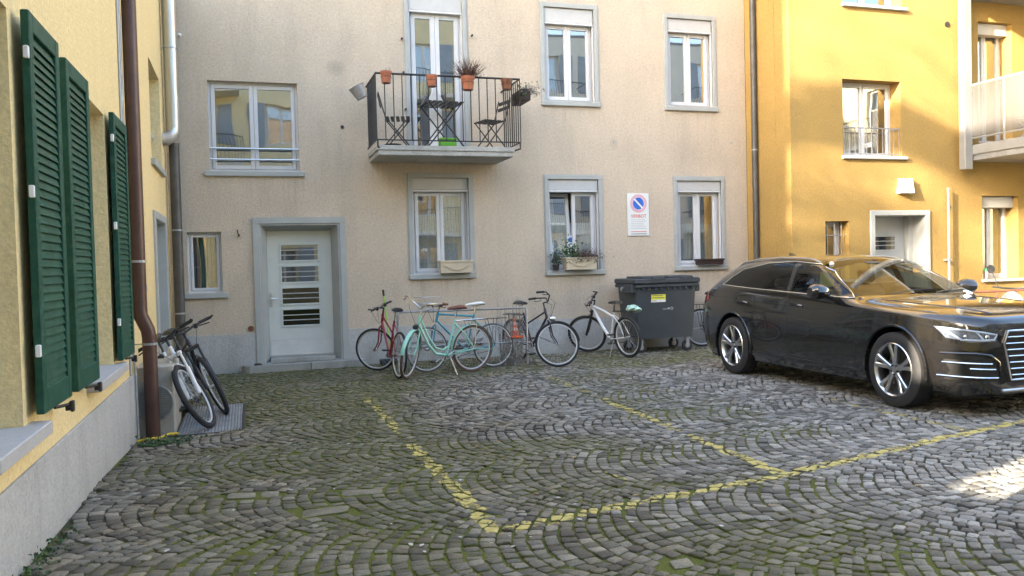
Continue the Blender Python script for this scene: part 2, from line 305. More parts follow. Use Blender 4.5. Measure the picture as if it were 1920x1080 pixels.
def attr(me, name, vals):
    a = me.attributes.new(name, 'FLOAT', 'POINT'); a.data.foreach_set('value', np.asarray(vals, dtype=np.float32))
def cobble_mat(name, bed=False):
    m = bpy.data.materials.new(name); m.use_nodes = True; nt = m.node_tree; N = nt.nodes; L = nt.links; b = N['Principled BSDF']
    ge = N.new('ShaderNodeNewGeometry'); b.inputs['Specular IOR Level'].default_value = .45
    def at(n): a = N.new('ShaderNodeAttribute'); a.attribute_name = n; return a.outputs['Fac']
    def noise(s, d=6, r=.65): n = N.new('ShaderNodeTexNoise'); n.inputs['Scale'].default_value = s; n.inputs['Detail'].default_value = d; n.inputs['Roughness'].default_value = r; L.new(ge.outputs['Position'], n.inputs[0]); return n.outputs[0]
    def mth(op, a, c, clamp=False):
        n = N.new('ShaderNodeMath'); n.operation = op; n.use_clamp = clamp
        for i, q in enumerate((a, c)):
            if isinstance(q, (int, float)): n.inputs[i].default_value = q
            else: L.new(q, n.inputs[i])
        return n.outputs[0]
    def mix(f, a, c, bt='MIX'):
        n = N.new('ShaderNodeMix'); n.data_type = 'RGBA'; n.blend_type = bt
        for i, q in ((0, f), (6, a), (7, c)):
            if isinstance(q, (int, float)): n.inputs[i].default_value = q
            elif isinstance(q, tuple): n.inputs[i].default_value = (*q, 1)
            else: L.new(q, n.inputs[i])
        return n.outputs[2]
    def ramp(f, a, c): n = N.new('ShaderNodeMapRange'); n.inputs[1].default_value = a; n.inputs[2].default_value = c; L.new(f, n.inputs[0]); return n.outputs[0]
    fine = noise(90, 5, .7); mid = noise(14); big = noise(1.2, 4)
    ms = at('moss')
    if bed:
        base = mix(ramp(mid, .35, .65), (.018,.016,.012), (.050,.042,.030))
        mf = mth('MULTIPLY', ramp(mth('ADD', ms, mth('MULTIPLY', mid, .6)), .50, .85), 1.0, True)
        green = mix(ramp(fine, .3, .7), (.036,.044,.006), (.145,.155,.016))
        col = mix(mf, base, green)
        b.inputs['Roughness'].default_value = .95
    else:
        tone = at('tone'); edge = at('edge')
        base = mix(tone, (.085,.082,.074), (.37,.36,.335))
        brn = at('brown')
        base = mix(mth('MULTIPLY', brn, mth('ADD', mth('MULTIPLY', ramp(big, .35, .65), .5), .5), True), base, mix(tone, (.062,.050,.032), (.27,.225,.15)))
        base = mix(mth('MULTIPLY', ramp(big, .3, .7), .0), base, base)
        base = mix(1.0, base, mix(ramp(fine, .3, .7), (.55,.55,.55), (1.4,1.4,1.4)), 'MULTIPLY')
        base = mix(mth('MULTIPLY', ramp(mid, .56, .72), .35), base, (.20,.19,.17))
        # earth and moss creeping over the stones from the joints
        film = mth('MULTIPLY', ramp(mth('ADD', ms, mth('MULTIPLY', mid, .7)), .75, 1.45), .6, True)
        base = mix(film, base, mix(ramp(fine, .3, .7), (.055,.050,.024), (.12,.108,.05)))
        e = mth('ADD', mth('MULTIPLY', edge, .75), mth('MULTIPLY', mid, .75))
        mf = ramp(mth('ADD', mth('MULTIPLY', ms, .85), e), 1.40, 1.72)
        green = mix(ramp(fine, .3, .7), (.040,.048,.006), (.145,.155,.015))
        col = mix(mf, base, green)
        col = mix(mth('MULTIPLY', ramp(edge, .7, 1), .8), col, (.02,.019,.012))
        rr = N.new('ShaderNodeMapRange'); rr.inputs[3].default_value = .5; rr.inputs[4].default_value = .85; L.new(mid, rr.inputs[0]); L.new(rr.outputs[0], b.inputs['Roughness'])
    L.new(col, b.inputs['Base Color'])
    bp = N.new('ShaderNodeBump'); bp.inputs['Strength'].default_value = .6; bp.inputs['Distance'].default_value = .006
    L.new(mth('ADD', fine, mth('MULTIPLY', mid, 1.3)), bp.inputs['Height']); L.new(bp.outputs[0], b.inputs['Normal'])
    return m
MC = cobble_mat('granite_setts'); MBED = cobble_mat('joint_earth', True)

# bed under the stones (one sheet, reaching far beyond the yard)
pave = bpy.data.objects.new('cobbled_pavement', None); C.objects.link(pave); pave['kind'] = 'structure'; ORG[pave.name] = Vector((0,0,0))
gx = np.concatenate([[-60, -30, -12, -4], np.arange(-1.6, 16.01, .16), [20, 30, 60]])
gy = np.concatenate([[-60, -30, -12, -4, 0], np.arange(1.4, 14.3, .16), [20, 40, 80]])
X, Y = np.meshgrid(gx, gy, indexing='ij'); ms_ = moss(X, Y)
inside = (X > -1.7) & (X < 16.2) & (Y > 1.3) & (Y < 14.5)
Z = gh(np.clip(X, -1.6, 30), np.clip(Y, 1, 14))-np.where(inside, .015-.007*ms_, .05)+np.where(inside, .004*(fnoise(X, Y, 5, 31)-.5), 0)
nx, ny = X.shape
V = np.stack([X.ravel(), Y.ravel(), Z.ravel()], 1)
idx = np.arange(nx*ny).reshape(nx, ny)
F = np.stack([idx[:-1,:-1].ravel(), idx[1:,:-1].ravel(), idx[1:,1:].ravel(), idx[:-1,1:].ravel()], 1)
me = bpy.data.meshes.new('joint_bed'); me.from_pydata(V.tolist(), [], F.tolist()); attr(me, 'moss', ms_.ravel())
me.polygons.foreach_set('use_smooth', [True]*len(me.polygons))
bed = link('joint_bed', me, MBED, pave)

# setts in segmental arches
LANE, Y0, SAG, PITCHX = 1.40, 4.95, .30, .096
HOLE = lambda x, y: (-.76 < x < -.06 and 8.86 < y < 10.60) or (x < -.70 and 8.98 < y < 10.0) or y > 13.62 or x < -1.04 or (y > 12.30 and x > 9.0) or (-.12 < x < 1.83 and y > 13.40)
BIG = [(.43, 5.38, .17, .085), (-.08, 5.90, .10, .07), (.11, 5.90, .075, .07), (.72, 5.80, .15, .075), (2.08, 3.78, .075, .055)]   # larger repair slabs
stones = []          # corner sets
lanes = range(-2, 8)
for ln in lanes:
    yc = Y0+LANE*(ln+.5); xo = random.uniform(0, PITCHX); W2 = LANE/2
    xmax = 1.15*(yc+.7)+1.6
    k = -18
    while -1.4+k*PITCHX < xmax:
        xr = -1.3+xo+k*PITCHX; k += 1
        sgj = SAG*random.uniform(.94, 1.06)
        v = -W2+random.uniform(-.02, .01)
        while v < W2-.035:
            sl_ = 4*sgj*v/W2/LANE*.98
            slope = 2*sgj*v/(W2*W2)
            ds = random.uniform(.066, .104); dv = ds/math.sqrt(1+slope*slope)
            if v+dv > W2-.03: dv = W2-v+random.uniform(-.01, .01)
            va, vb = v, v+dv; v = vb
            pts = []
            for vv, sgn in ((va, -1), (va, 1), (vb, 1), (vb, -1)):
                sp = 2*sgj*vv/(W2*W2); ln_ = math.sqrt(1+sp*sp); pp = PITCHX/ln_*.5
                px = xr+sgj*(vv/W2)**2+sgn*pp/ln_; py = yc+vv-sgn*pp*sp/ln_
                pts.append((px, py))
            cx = sum(p[0] for p in pts)/4; cy = sum(p[1] for p in pts)/4
            if cx < -1.08 or cx > xmax or HOLE(cx, cy) or cy < 2.2: continue
            if 6.3 < cx < 8.1 and 7.6 < cy < 9.2 and False: continue
            if any(abs(cx-bx_) < bw_+.022 and abs(cy-by_) < bh_+.022 for bx_, by_, bw_, bh_ in BIG): continue
            stones.append((cx, cy, pts))
NSM = len(stones)
for bx_, by_, bw_, bh_ in BIG: stones.append((bx_, by_, [(bx_-bw_, by_-bh_*.9), (bx_+bw_*.9, by_-bh_), (bx_+bw_, by_+bh_*.8), (bx_-bw_*.85, by_+bh_)]))
print('stones', len(stones))
def build_stones(sel):
    n = len(sel); P = np.array([s[2] for s in sel])            # n,4,2
    wx = .16*(fnoise(P[...,0], P[...,1], .8, 51)-.5)+.05*(fnoise(P[...,0], P[...,1], 2.5, 55)-.5); wy = .16*(fnoise(P[...,0], P[...,1], .8, 61)-.5)+.04*(fnoise(P[...,0], P[...,1], 2.5, 65)-.5)
    P[...,0] += wx; P[...,1] += wy
    cen = P.mean(1, keepdims=True)
    rs = np.random.default_rng(5)
    gap = rs.uniform(.0038, .0085, (n,1,1)); d = P-cen; L_ = np.linalg.norm(d, axis=2, keepdims=True)
    P = cen+d*(1-gap*1.35/L_)+rs.normal(0, .0042, P.shape)
    # eight outline points: each corner cut
    out = np.zeros((n,8,2)); cut = rs.uniform(.03, .15, (n,4,1))
    for i in range(4):
        out[:,2*i] = P[:,i]+(P[:,i-1]-P[:,i])*cut[:,i]; out[:,2*i+1] = P[:,i]+(P[:,(i+1)%4]-P[:,i])*cut[:,i]
    out += rs.normal(0, .0021, out.shape)
    c = out.mean(1, keepdims=True)
    z0 = gh(c[:,0,0], c[:,0,1])+rs.normal(0, .0032, n)
    tx = rs.normal(0, .035, n); ty = rs.normal(0, .035, n); dome = rs.uniform(-.001, .0035, n)
    V = np.zeros((n, 25, 3)); E = np.zeros((n, 25))
    def setr(o, sc, inset, zoff, e):
        q = c+(out-c)*(1-inset/np.linalg.norm(out-c, axis=2, keepdims=True))
        V[:, o:o+8, :2] = q
        V[:, o:o+8, 2] = (z0+zoff)[:,None]+(q[:,:,0]-c[:,:,0])*tx[:,None]+(q[:,:,1]-c[:,:,1])*ty[:,None]+rs.normal(0, .0007, (n,8)); E[:, o:o+8] = e
    setr(0, 1, 0, -.03, 1); setr(8, 1, .001, -.004, .8); setr(16, 1, .0055, .0, .2)
    V[:, 24, :2] = c[:,0]+rs.normal(0, .006, (n,2)); V[:, 24, 2] = z0+dome
    f = []
    for k in (0, 8):
        for i in range(8): f.append((k+i, k+(i+1)%8, k+8+(i+1)%8, k+8+i))
    tri = [(16+i, 16+(i+1)%8, 24) for i in range(8)]
    dk = rs.random(n); tone = np.clip(rs.normal(.42, .27, n), 0, 1.15); tone[dk > .985] = 1.9; tone[dk < .03] = .02
    tone = np.clip(tone+.25*(fnoise(c[:,0,0], c[:,0,1], .6, 9)-.5)+.10*ssm(3.5, 7, c[:,0,0]), 0, 2)
    tone[NSM:] = .95
    return V, E, f, tri, tone
V, E, fq, ft, tone = build_stones(stones)
# orientation check (top faces up)
a, b_, c_ = V[0, 16], V[0, 17], V[0, 24]
if np.cross(b_-a, c_-a)[2] < 0: fq = [t[::-1] for t in fq]; ft = [t[::-1] for t in ft]
def stone_mesh(name, ids, origin=None):
    n = len(ids); vv = V[ids].reshape(-1, 3).copy()
    mo = moss(vv[:,0], vv[:,1]); vx_ = vv[:,0].copy(); vy_ = vv[:,1].copy(); e = E[ids].reshape(-1); tn = np.repeat(tone[ids], 25)
    if origin is not None: vv -= origin
    base = (np.arange(n)*25)[:,None,None]
    q = (np.array(fq)[None]+base).reshape(-1,4); t = (np.array(ft)[None]+base).reshape(-1,3)
    me = bpy.data.meshes.new(name); nq, nt_ = len(q), len(t)
    me.vertices.add(len(vv)); me.vertices.foreach_set('co', vv.ravel().astype(np.float32))
    me.loops.add(nq*4+nt_*3); me.loops.foreach_set('vertex_index', np.concatenate([q.ravel(), t.ravel()]).astype(np.int32))
    me.polygons.add(nq+nt_)
    me.polygons.foreach_set('loop_start', np.concatenate([np.arange(nq)*4, nq*4+np.arange(nt_)*3]).astype(np.int32))
    me.update(calc_edges=True); me.validate()
    attr(me, 'moss', mo); attr(me, 'edge', e); attr(me, 'tone', tn); attr(me, 'brown', np.clip(1.05-ssm(1.2, 5.0, vx_)+.5*ssm(10.5, 12.5, vy_), 0, 1))
    return me
# the 300 that show largest in the picture: nearest ones inside the view
cxy = V[:, 24, :2]; th = YAW
Xc = cxy[:,0]*math.cos(th)-cxy[:,1]*math.sin(th); Zc = cxy[:,0]*math.sin(th)+cxy[:,1]*math.cos(th)
vis = (np.abs(Xc/Zc) < .605) & ((EYE/Zc) < .372)
order = np.argsort(np.where(vis, Zc, 1e9)); near = order[:300]; rest = np.setdiff1d(np.arange(len(stones)), near)
me = stone_mesh('cobblestones', rest); ob = link('cobblestones', me, MC, pave); ob['kind'] = 'stuff'
for i in near:
    o3 = V[i, 24]*1.0
    me = stone_mesh('cobblestone', np.array([i]), o3); o = link('cobblestone', me, MC, pave); o.location = o3

# ---------------------------------------------------------------- painted bay lines (on the stone tops)
def line_mat():
    m = mat('worn_yellow_road_paint', (.50,.41,.13), .85, var=.3, scale=12, bump=.3, bscale=120); nt = m.node_tree; N = nt.nodes; L = nt.links; b = N['Principled BSDF']
    n = N.new('ShaderNodeTexNoise'); n.inputs['Scale'].default_value = 22; n.inputs['Detail'].default_value = 8; n.inputs['Roughness'].default_value = .75
    ge = N.new('ShaderNodeNewGeometry'); L.new(ge.outputs['Position'], n.inputs[0])
    at = N.new('ShaderNodeAttribute'); at.attribute_name = 'wear'
    ad = N.new('ShaderNodeMath'); ad.operation = 'ADD'; L.new(n.outputs[0], ad.inputs[0]); L.new(at.outputs['Fac'], ad.inputs[1])
    mr = N.new('ShaderNodeMapRange'); mr.inputs[1].default_value = .47; mr.inputs[2].default_value = .64; L.new(ad.outputs[0], mr.inputs[0])
    t = N.new('ShaderNodeBsdfTransparent'); mx = N.new('ShaderNodeMixShader'); L.new(mr.outputs[0], mx.inputs[0]); L.new(b.outputs[0], mx.inputs[1]); L.new(t.outputs[0], mx.inputs[2]); L.new(mx.outputs[0], N['Material Output'].inputs[0]); return m
MLINE = line_mat()
def clip(poly, n, d):
    out = []
    for i in range(len(poly)):
        p, q = poly[i-1], poly[i]; a = p[0]*n[0]+p[1]*n[1]-d; b = q[0]*n[0]+q[1]*n[1]-d
        if a <= 0: 
            if b <= 0: out.append(q)
            else: t = a/(a-b); out.append(tuple(p[k]+(q[k]-p[k])*t for k in range(3)))
        elif b <= 0: t = a/(a-b); out.append(tuple(p[k]+(q[k]-p[k])*t for k in range(3))); out.append(q)
    return out
def bay_line(a, b, w, wear):
    a = Vector(a); b = Vector(b); d = (b-a).normalized(); n = Vector((-d.y, d.x)); mb = MB(); wv = []
    cc = cxy; t = (cc[:,0]-a.x)*d.x+(cc[:,1]-a.y)*d.y; s = (cc[:,0]-a.x)*n.x+(cc[:,1]-a.y)*n.y
    L_ = (b-a).length
    for i in np.where((np.abs(s) < w/2+.09) & (t > -.1) & (t < L_+.1))[0]:
        tt = min(max(t[i]/L_, 0), 1); wr = wear(tt)+random.gauss(.03, .075)
        if wr > .35: continue
        jw = random.uniform(-.02, .02)
        for f in [q for q in fq[8:]]+ft:
            P = [tuple(V[i, k]+np.array((0,0,.0016))) for k in f]
            P = clip(P, n, a.dot(n)+w/2+jw); 
            if P: P = clip(P, -n, -(a.dot(n)-w/2+jw))
            if P: P = clip(P, -d, -a.dot(d))
            if P: P = clip(P, d, b.dot(d))
            if len(P) >= 3: mb._a(P, [tuple(range(len(P)))]); wv += [wr]*len(P)
    o = obj('parking_line', mb, MLINE, fix=False); attr(o.data, 'wear', wv); o['kind'] = 'structure'
bay_line((1.33, 4.60), (1.33, 7.25), .105, lambda t: -.03)
bay_line((1.33, 7.75), (1.34, 11.6), .095, lambda t: .0 if t < .28 else (.06 if t < .65 else .2))
bay_line((1.40, 4.66), (3.64, 5.10), .10, lambda t: -.05)
bay_line((3.64, 5.10), (8.4, 6.28), .10, lambda t: -.05 if t < .6 else .0)
bay_line((3.64, 5.16), (3.70, 6.6), .10, lambda t: -.06)
bay_line((3.72, 6.75), (3.93, 10.8), .10, lambda t: .0 if t < .5 else .10)
bay_line((5.97, 5.75), (6.02, 7.6), .11, lambda t: .02+.1*t)
bay_line((2.48, 5.70), (2.52, 5.40), .04, lambda t: .05)

# ---------------------------------------------------------------- buildings
def XF(kind, o):
    return {'S': lambda u, d, z: (u, o+d, z),        # wall plane y=o facing -y
            'E': lambda u, d, z: (o-d, u, z),        # plane x=o facing +x
            'W': lambda u, d, z: (o+d, u, z),        # plane x=o facing -x
            'N': lambda u, d, z: (u, o-d, z)}[kind]  # plane y=o facing +y
def wallcells(xf, u0, u1, z0, z1, holes, T, d0=0):
    us = sorted(set([u0, u1]+[h[i] for h in holes for i in (0, 1)])); zs = sorted(set([z0, z1]+[h[i] for h in holes for i in (2, 3)]))
    us = [u for u in us if u0 <= u <= u1]; zs = [z for z in zs if z0 <= z <= z1]; mb = MB(xf)
    for a, b in zip(zs, zs[1:]):
        run = None
        for c, d in zip(us, us[1:]):
            um, zm = (c+d)/2, (a+b)/2
            solid = not any(h[0] < um < h[1] and h[2] < zm < h[3] for h in holes)
            if solid: run = [run[0], d] if run else [c, d]
            if (not solid or d == us[-1]) and run: mb.box(run[0], run[1], d0, T, a, b); run = None
    return mb
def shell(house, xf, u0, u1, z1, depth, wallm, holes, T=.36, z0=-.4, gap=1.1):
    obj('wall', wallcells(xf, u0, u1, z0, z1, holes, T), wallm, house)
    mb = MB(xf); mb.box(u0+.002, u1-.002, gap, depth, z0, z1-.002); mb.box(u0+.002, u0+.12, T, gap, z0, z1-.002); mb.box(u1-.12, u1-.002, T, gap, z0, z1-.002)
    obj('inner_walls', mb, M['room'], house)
    obj('roof', MB(xf).box(u0, u1, -.0, depth, z1, z1+.12), M['roof'], house)
def wavy(xf, u0, u1, z0, z1, d, amp=.015, n=24):
    mb = MB(xf); P = []; F = []
    for i in range(n+1):
        u = u0+(u1-u0)*i/n; dd = d+amp*math.sin(i*2.1)+amp*.4*math.sin(i*.7)
        P += [(u, dd, z0), (u, dd, z1)]
    for i in range(n): F.append((2*i, 2*i+2, 2*i+3, 2*i+1))
    return mb._a(P, F)
def window(house, xf, u0, u1, z0, z1, rec=.12, leafs=2, frame='pvc', curtain=None, glass='glass', fw=.06, tilt=False):
    """outer frame, sashes with panes; u0..z1 is the clear opening"""
    mb = MB(xf); f = .035
    mb.box(u0, u0+f, rec, rec+.07, z0, z1); mb.box(u1-f, u1, rec, rec+.07, z0, z1)
    mb.box(u0+f, u1-f, rec, rec+.07, z1-f, z1); mb.box(u0+f, u1-f, rec, rec+.07, z0, z0+f)
    win = obj('window', mb, M[frame], house)
    a, b = u0+f+.003, u1-f-.003; w = (b-a)/leafs
    for i in range(leafs):
        s0, s1, t0, t1 = a+i*w+.002, a+(i+1)*w-.002, z0+f+.003, z1-f-.003
        r = rec-.012; sm = MB(xf)
        if tilt and i == 0:
            base = xf; H_ = t1-t0
            sm = MB(lambda u, d, z, base=base, t0=t0, H_=H_: base(u, d+.02+.16*(z-t0)/H_, z))
        sm.bev(s0, s0+fw, r, r+.06, t0, t1, .006); sm.bev(s1-fw, s1, r, r+.06, t0, t1, .006)
        sm.box(s0+fw, s1-fw, r+.003, r+.057, t1-fw, t1-.002); sm.box(s0+fw, s1-fw, r+.003, r+.057, t0+.002, t0+fw)
        obj('sash', sm, M[frame], win)
        gm = MB(sm.xf); gm.quad((s0+fw, r+.03, t0+fw), (s1-fw, r+.03, t0+fw), (s1-fw, r+.03, t1-fw), (s0+fw, r+.03, t1-fw)); obj('pane', gm, M[glass], win, fix=False)
    if curtain:
        cm, c0, c1 = curtain; zz = z0+(z1-z0)*c1; zb = z0+(z1-z0)*c0
        o = obj('curtain', wavy(xf, u0+.03, u1-.03, zb, zz, rec+.16), M[cm], win, True, fix=False)
    return win
def surround(win, xf, u0, u1, z0, z1, w=.075, p=.022, m='stonegrey', bottom=True):
    """painted stone frame proud of the wall; u0..z1 is the outer edge"""
    mb = MB(xf); mb.bev(u0, u0+w, -p, .10, z0, z1-.002, .006); mb.bev(u1-w, u1, -p, .10, z0, z1-.002, .006); mb.bev(u0-.001, u1+.001, -p-.003, .10, z1-w, z1, .006)
    # an outer fillet
    mb.box(u0-.012, u0-.001, -p*.5, .0, z0, z1+.01); mb.box(u1+.001, u1+.012, -p*.5, .0, z0, z1+.01); mb.box(u0-.012, u1+.012, -p*.5, .0, z1+.001, z1+.012)
    obj('surround', mb, M[m], win)
    if bottom: obj('sill', MB(xf).bev(u0-.015, u1+.015, -p-.035, .12, z0-.002, z0+.085, .01), M[m], win)
def shutterbox(win, xf, u0, u1, z0, z1, zs=None):
    obj('shutter_box', MB(xf).bev(u0, u1, .015, .115, z0, z1, .006), M['boxlid'], win)
    mb = MB(xf); mb.bev(u0+.01, u1-.01, .0, .03, z0-.035, z0-.004, .005); obj('end_rail', mb, M['pvc'], win)
    if zs is not None:
        for a_ in (u0, u1-.02): obj('guide_rail', MB(xf).box(a_, a_+.02, .012, .05, zs, z0-.004), M['pvc'], win)

# --- beige house -------------------------------------------------------------
A = XF('S', 13.7)
beige = thing('apartment_house', (4, 13.7, 0), 'beige plastered apartment house with a grey plinth and a flower pot balcony', 'building', world=True)
I = .075
wins = {'win2': (4.97, 6.05, 4.30, 6.08), 'win3': (7.35, 8.42, 4.29, 6.04), 'win4': (2.58, 3.69, 1.35, 3.11), 'win5': (4.98, 6.07, 1.35, 3.10), 'win6': (7.49, 8.55, 1.37, 3.09)}
holes = [(-.48, .86, 3.12, 4.51), (-.85, -.35, 1.24, 2.18), (.22, 1.45, -.3, 2.31), (2.66, 3.60, 3.44, 6.10)]
holes += [(a+I, b-I, c+.08, d-I) for a, b, c, d in wins.values()]
shell(beige, A, -1.1, 9.04, 11.5, 9, M['grey_wall'], holes)
pm = MB(A)
for a, b in ((-1.095, .105), (1.545, 9.03)): pm.box(a, b, -.018, -.0005, -.35, .585)
obj('plinth', pm, M['plinth'], beige)
# wide upper window
w = window(beige, A, -.48, .86, 3.12, 4.51, .10, curtain=None); obj('sill', MB(A).bev(-.56, .93, -.05, .12, 3.035, 3.115, .008), M['stonegrey'], w)
for z in (3.30, 3.47): obj('guard_bar', MB(A).tube([(-.478, .02, z), (.858, .02, z)], .016, 8), M['steel'], w, True)
# small window
w = window(beige, A, -.85, -.35, 1.24, 2.18, .09, 1, curtain=('curtain', 0, 1), fw=.04); obj('sill', MB(A).bev(-.93, -.27, -.05, .11, 1.155, 1.235, .008), M['stonegrey'], w)
# balcony door
w = window(beige, A, 2.68, 3.58, 3.46, 5.80, .10, glass='glass', fw=.075)
surround(w, A, 2.60, 3.66, 3.44, 6.17, .07, .03, bottom=False); shutterbox(w, A, 2.675, 3.585, 5.80, 6.09, 3.46)
for (s, z) in ((2.55, 5.3), (2.56, 4.75), (2.58, 4.15), (2.60, 3.95), (3.74, 5.42), (3.73, 4.8)):
    obj('shutter_hook', MB(A).lathe([(.0, -.07), (.018, -.07), (.018, -.03), (.008, -.028), (.008, 0)], (s, 0, z), 8, 'y'), M['iron'], w)
ck = {'win2': None, 'win3': None, 'win4': ('lace', 0, 1), 'win5': ('lace', 0, .6), 'win6': ('curtain', 0, .56)}
for k, (a, b, c, d) in wins.items():
    top = 2.84 if d < 4 else 5.755
    w = window(beige, A, a+I+.01, b-I-.01, c+.085, top-.0, .105, curtain=ck[k], tilt=(k == 'win5'))
    surround(w, A, a, b, c, d); shutterbox(w, A, a+I+.002, b-I-.002, top+.0, d-I-.002, c+.085)
# front door with splayed reveal
dr = obj('door', MB(A).bev(.325, 1.335, .27, .32, .165, 2.195, .004), M['doorgrey'], beige)
mb = MB(A)
for s in (0, 1):
    m_ = (lambda u: u) if s == 0 else (lambda u: 1.66-u)
    mb._a([(m_(u), d, z) for z in (.10, 2.395) for u, d in ((.115, -.03), (.205, -.03), (.215, -.01), (.235, -.01), (.325, .27), (.325, .34), (.115, .34))],
          [(0,1,8,7), (1,2,9,8), (2,3,10,9), (3,4,11,10), (4,5,12,11), (5,6,13,12), (6,0,7,13), (6,5,4,3,2,1,0), (7,8,9,10,11,12,13)])
mb._a([(u, d, z) for u in (.116, 1.544) for z, d in ((2.397, -.033), (2.30, -.033), (2.29, -.012), (2.27, -.012), (2.197, .27), (2.197, .34), (2.397, .34))],
      [(0,1,8,7), (1,2,9,8), (2,3,10,9), (3,4,11,10), (4,5,12,11), (5,6,13,12), (6,0,7,13), (6,5,4,3,2,1,0), (7,8,9,10,11,12,13)])
obj('surround', mb, M['stonegrey'], dr)
obj('surround_base', MB(A).box(.116, 1.544, -.0, .34, -.3, .10), M['stonegrey'], dr)
for i, z in enumerate((1.72, 1.37, 1.02, .67)):
    u0, u1, z1 = .545, 1.12, z+.245
    fm = MB(A); fm.bev(u0-.03, u1+.03, .258, .275, z-.03, z, .004); fm.bev(u0-.03, u1+.03, .258, .275, z1, z1+.03, .004); fm.bev(u0-.03, u0, .258, .275, z, z1, .004); fm.bev(u1, u1+.03, .258, .275, z, z1, .004)
    obj('pane_frame', fm, M['doorgrey'], dr)
    obj('pane', MB(A).quad((u0, .266, z), (u1, .266, z), (u1, .266, z1), (u0, .266, z1)), glassmat('door_pane%d' % i, (.02,.02,.02), .3 if i < 2 else .08), dr, fix=False)
    for q in (1/3, 2/3): obj('pane_bar', MB(A).bev(u0, u1, .252, .264, z+.245*q-.008, z+.245*q+.008, .003), M['doorwhite'], dr)
obj('kick_plate', MB(A).bev(.345, 1.32, .262, .269, .19, .43, .003), M['kick'], dr)
obj('threshold', MB(A).box(.327, 1.333, .0, .27, .09, .163), M['concrete'], dr)
obj('threshold_strip', MB(A).bev(.345, 1.32, .24, .262, .165, .20, .004), M['steel'], dr)
hm = MB(A); hm.bev(.355, .39, .255, .269, .98, 1.20, .004); hm.tube([(.372, .25, 1.11), (.372, .21, 1.11), (.36, .205, 1.11), (.47, .205, 1.105)], .009, 8); obj('handle', hm, M['steel'], dr, True)
# step
st = thing('doorstep', (.85, 13.5, 0), 'low pale stone step with a rounded end in front of the grey-framed door', 'step', world=True)
for a, b, rr in ((-.10, .92, 1), (.93, 1.80, 0)):
    poly = [(a, 13.69), (a, 13.60), (a+.03, 13.52), (a+.1, 13.46), (b, 13.46), (b, 13.69)] if rr else [(a, 13.69), (a, 13.46), (b-.04, 13.46), (b, 13.5), (b, 13.69)]
    obj('stone_slab', MB().prism(poly, -.1, .095, 'z'), M['concrete'], st)
tag(obj('doormat_scraper', MB().lathe([(0,.096),(.06,.096),(.055,.118),(0,.112)], (.13, 13.57, 0), 12), M['iron']), 'small dark boot scraper lying at the left end of the doorstep', 'scraper')
# wall bits
for u, z, r, m in ((1.55, 3.84, .028, 'iron'), (6.33, 3.71, .03, 'stonegrey'), (8.71, 3.73, .025, 'stonegrey'), (.04, .66, .045, 'brown')):
    obj('wall_cap', MB(A).lathe([(0, -.012), (r, -.012), (r, .0)], (u, 0, z), 14, 'y'), M[m], beige)
obj('wall_sensor', MB(A).lathe([(0, -.05), (.02, -.045), (.032, -.02), (.032, 0)], (-.85, 0, 5.17), 14, 'y'), M['lampw'], beige, True)
mb = MB(A).tube([(-.11, 0, 2.2), (-.11, -.05, 2.2), (-.10, -.06, 2.14), (-.09, -.03, 2.12)], .01, 6); mb.lathe([(0,-.07),(.02,-.06),(.02,-.02)], (-.09, 0, 2.12), 8, 'y'); obj('wall_hook', mb, M['iron'], beige)
# balcony
bal = obj('balcony', MB().bev(1.97, 4.12, 12.74, 13.69, 3.275, 3.42, .008), M['concrete'], beige)
obj('balcony_edge', MB().bev(1.95, 4.14, 12.72, 13.69, 3.35, 3.425, .006), M['concrete'], bal)
bx0, bx1, by = 1.95, 4.24, 12.70
hr = MB().tube([(bx0, 13.69, 4.50), (bx0, by, 4.50), (bx1, by, 4.50), (bx1, 13.69, 4.50)], .017, 6); obj('handrail', hr, M['iron'], bal)
obj('bottom_rail', MB().tube([(bx0, 13.69, 3.50), (bx0, by, 3.50), (bx1, by, 3.50), (bx1, 13.69, 3.50)], .011, 6), M['iron'], bal)
mbb = MB(); mbb.box(-.007, .007, -.007, .007, -.5, .5)
first = obj('baluster', MB().box(-.007+ORG[bal.name].x, .007+ORG[bal.name].x, -.007+ORG[bal.name].y, .007+ORG[bal.name].y, -.5, .5), M['iron'], bal)
B0 = Vector((0,0,0))-ORG[bal.name]
pos = [(bx0+(bx1-bx0)*i/17, by) for i in range(1, 17)]+[(bx, 12.70+.98*i/9) for bx in (bx0, bx1) for i in range(0, 9)]
first.location = B0+Vector((pos[0][0], pos[0][1], 4.0))
for p in pos[1:]: inst(first, bal, B0+Vector((p[0], p[1], 4.0)))
for bx in (bx0+.01, bx1-.01): obj('rail_foot', MB().tube([(bx, by, 3.50), (bx, by, 3.40), (bx+(.05 if bx < 3 else -.12), by+.06, 3.36)], .014, 6), M['iron'], bal)

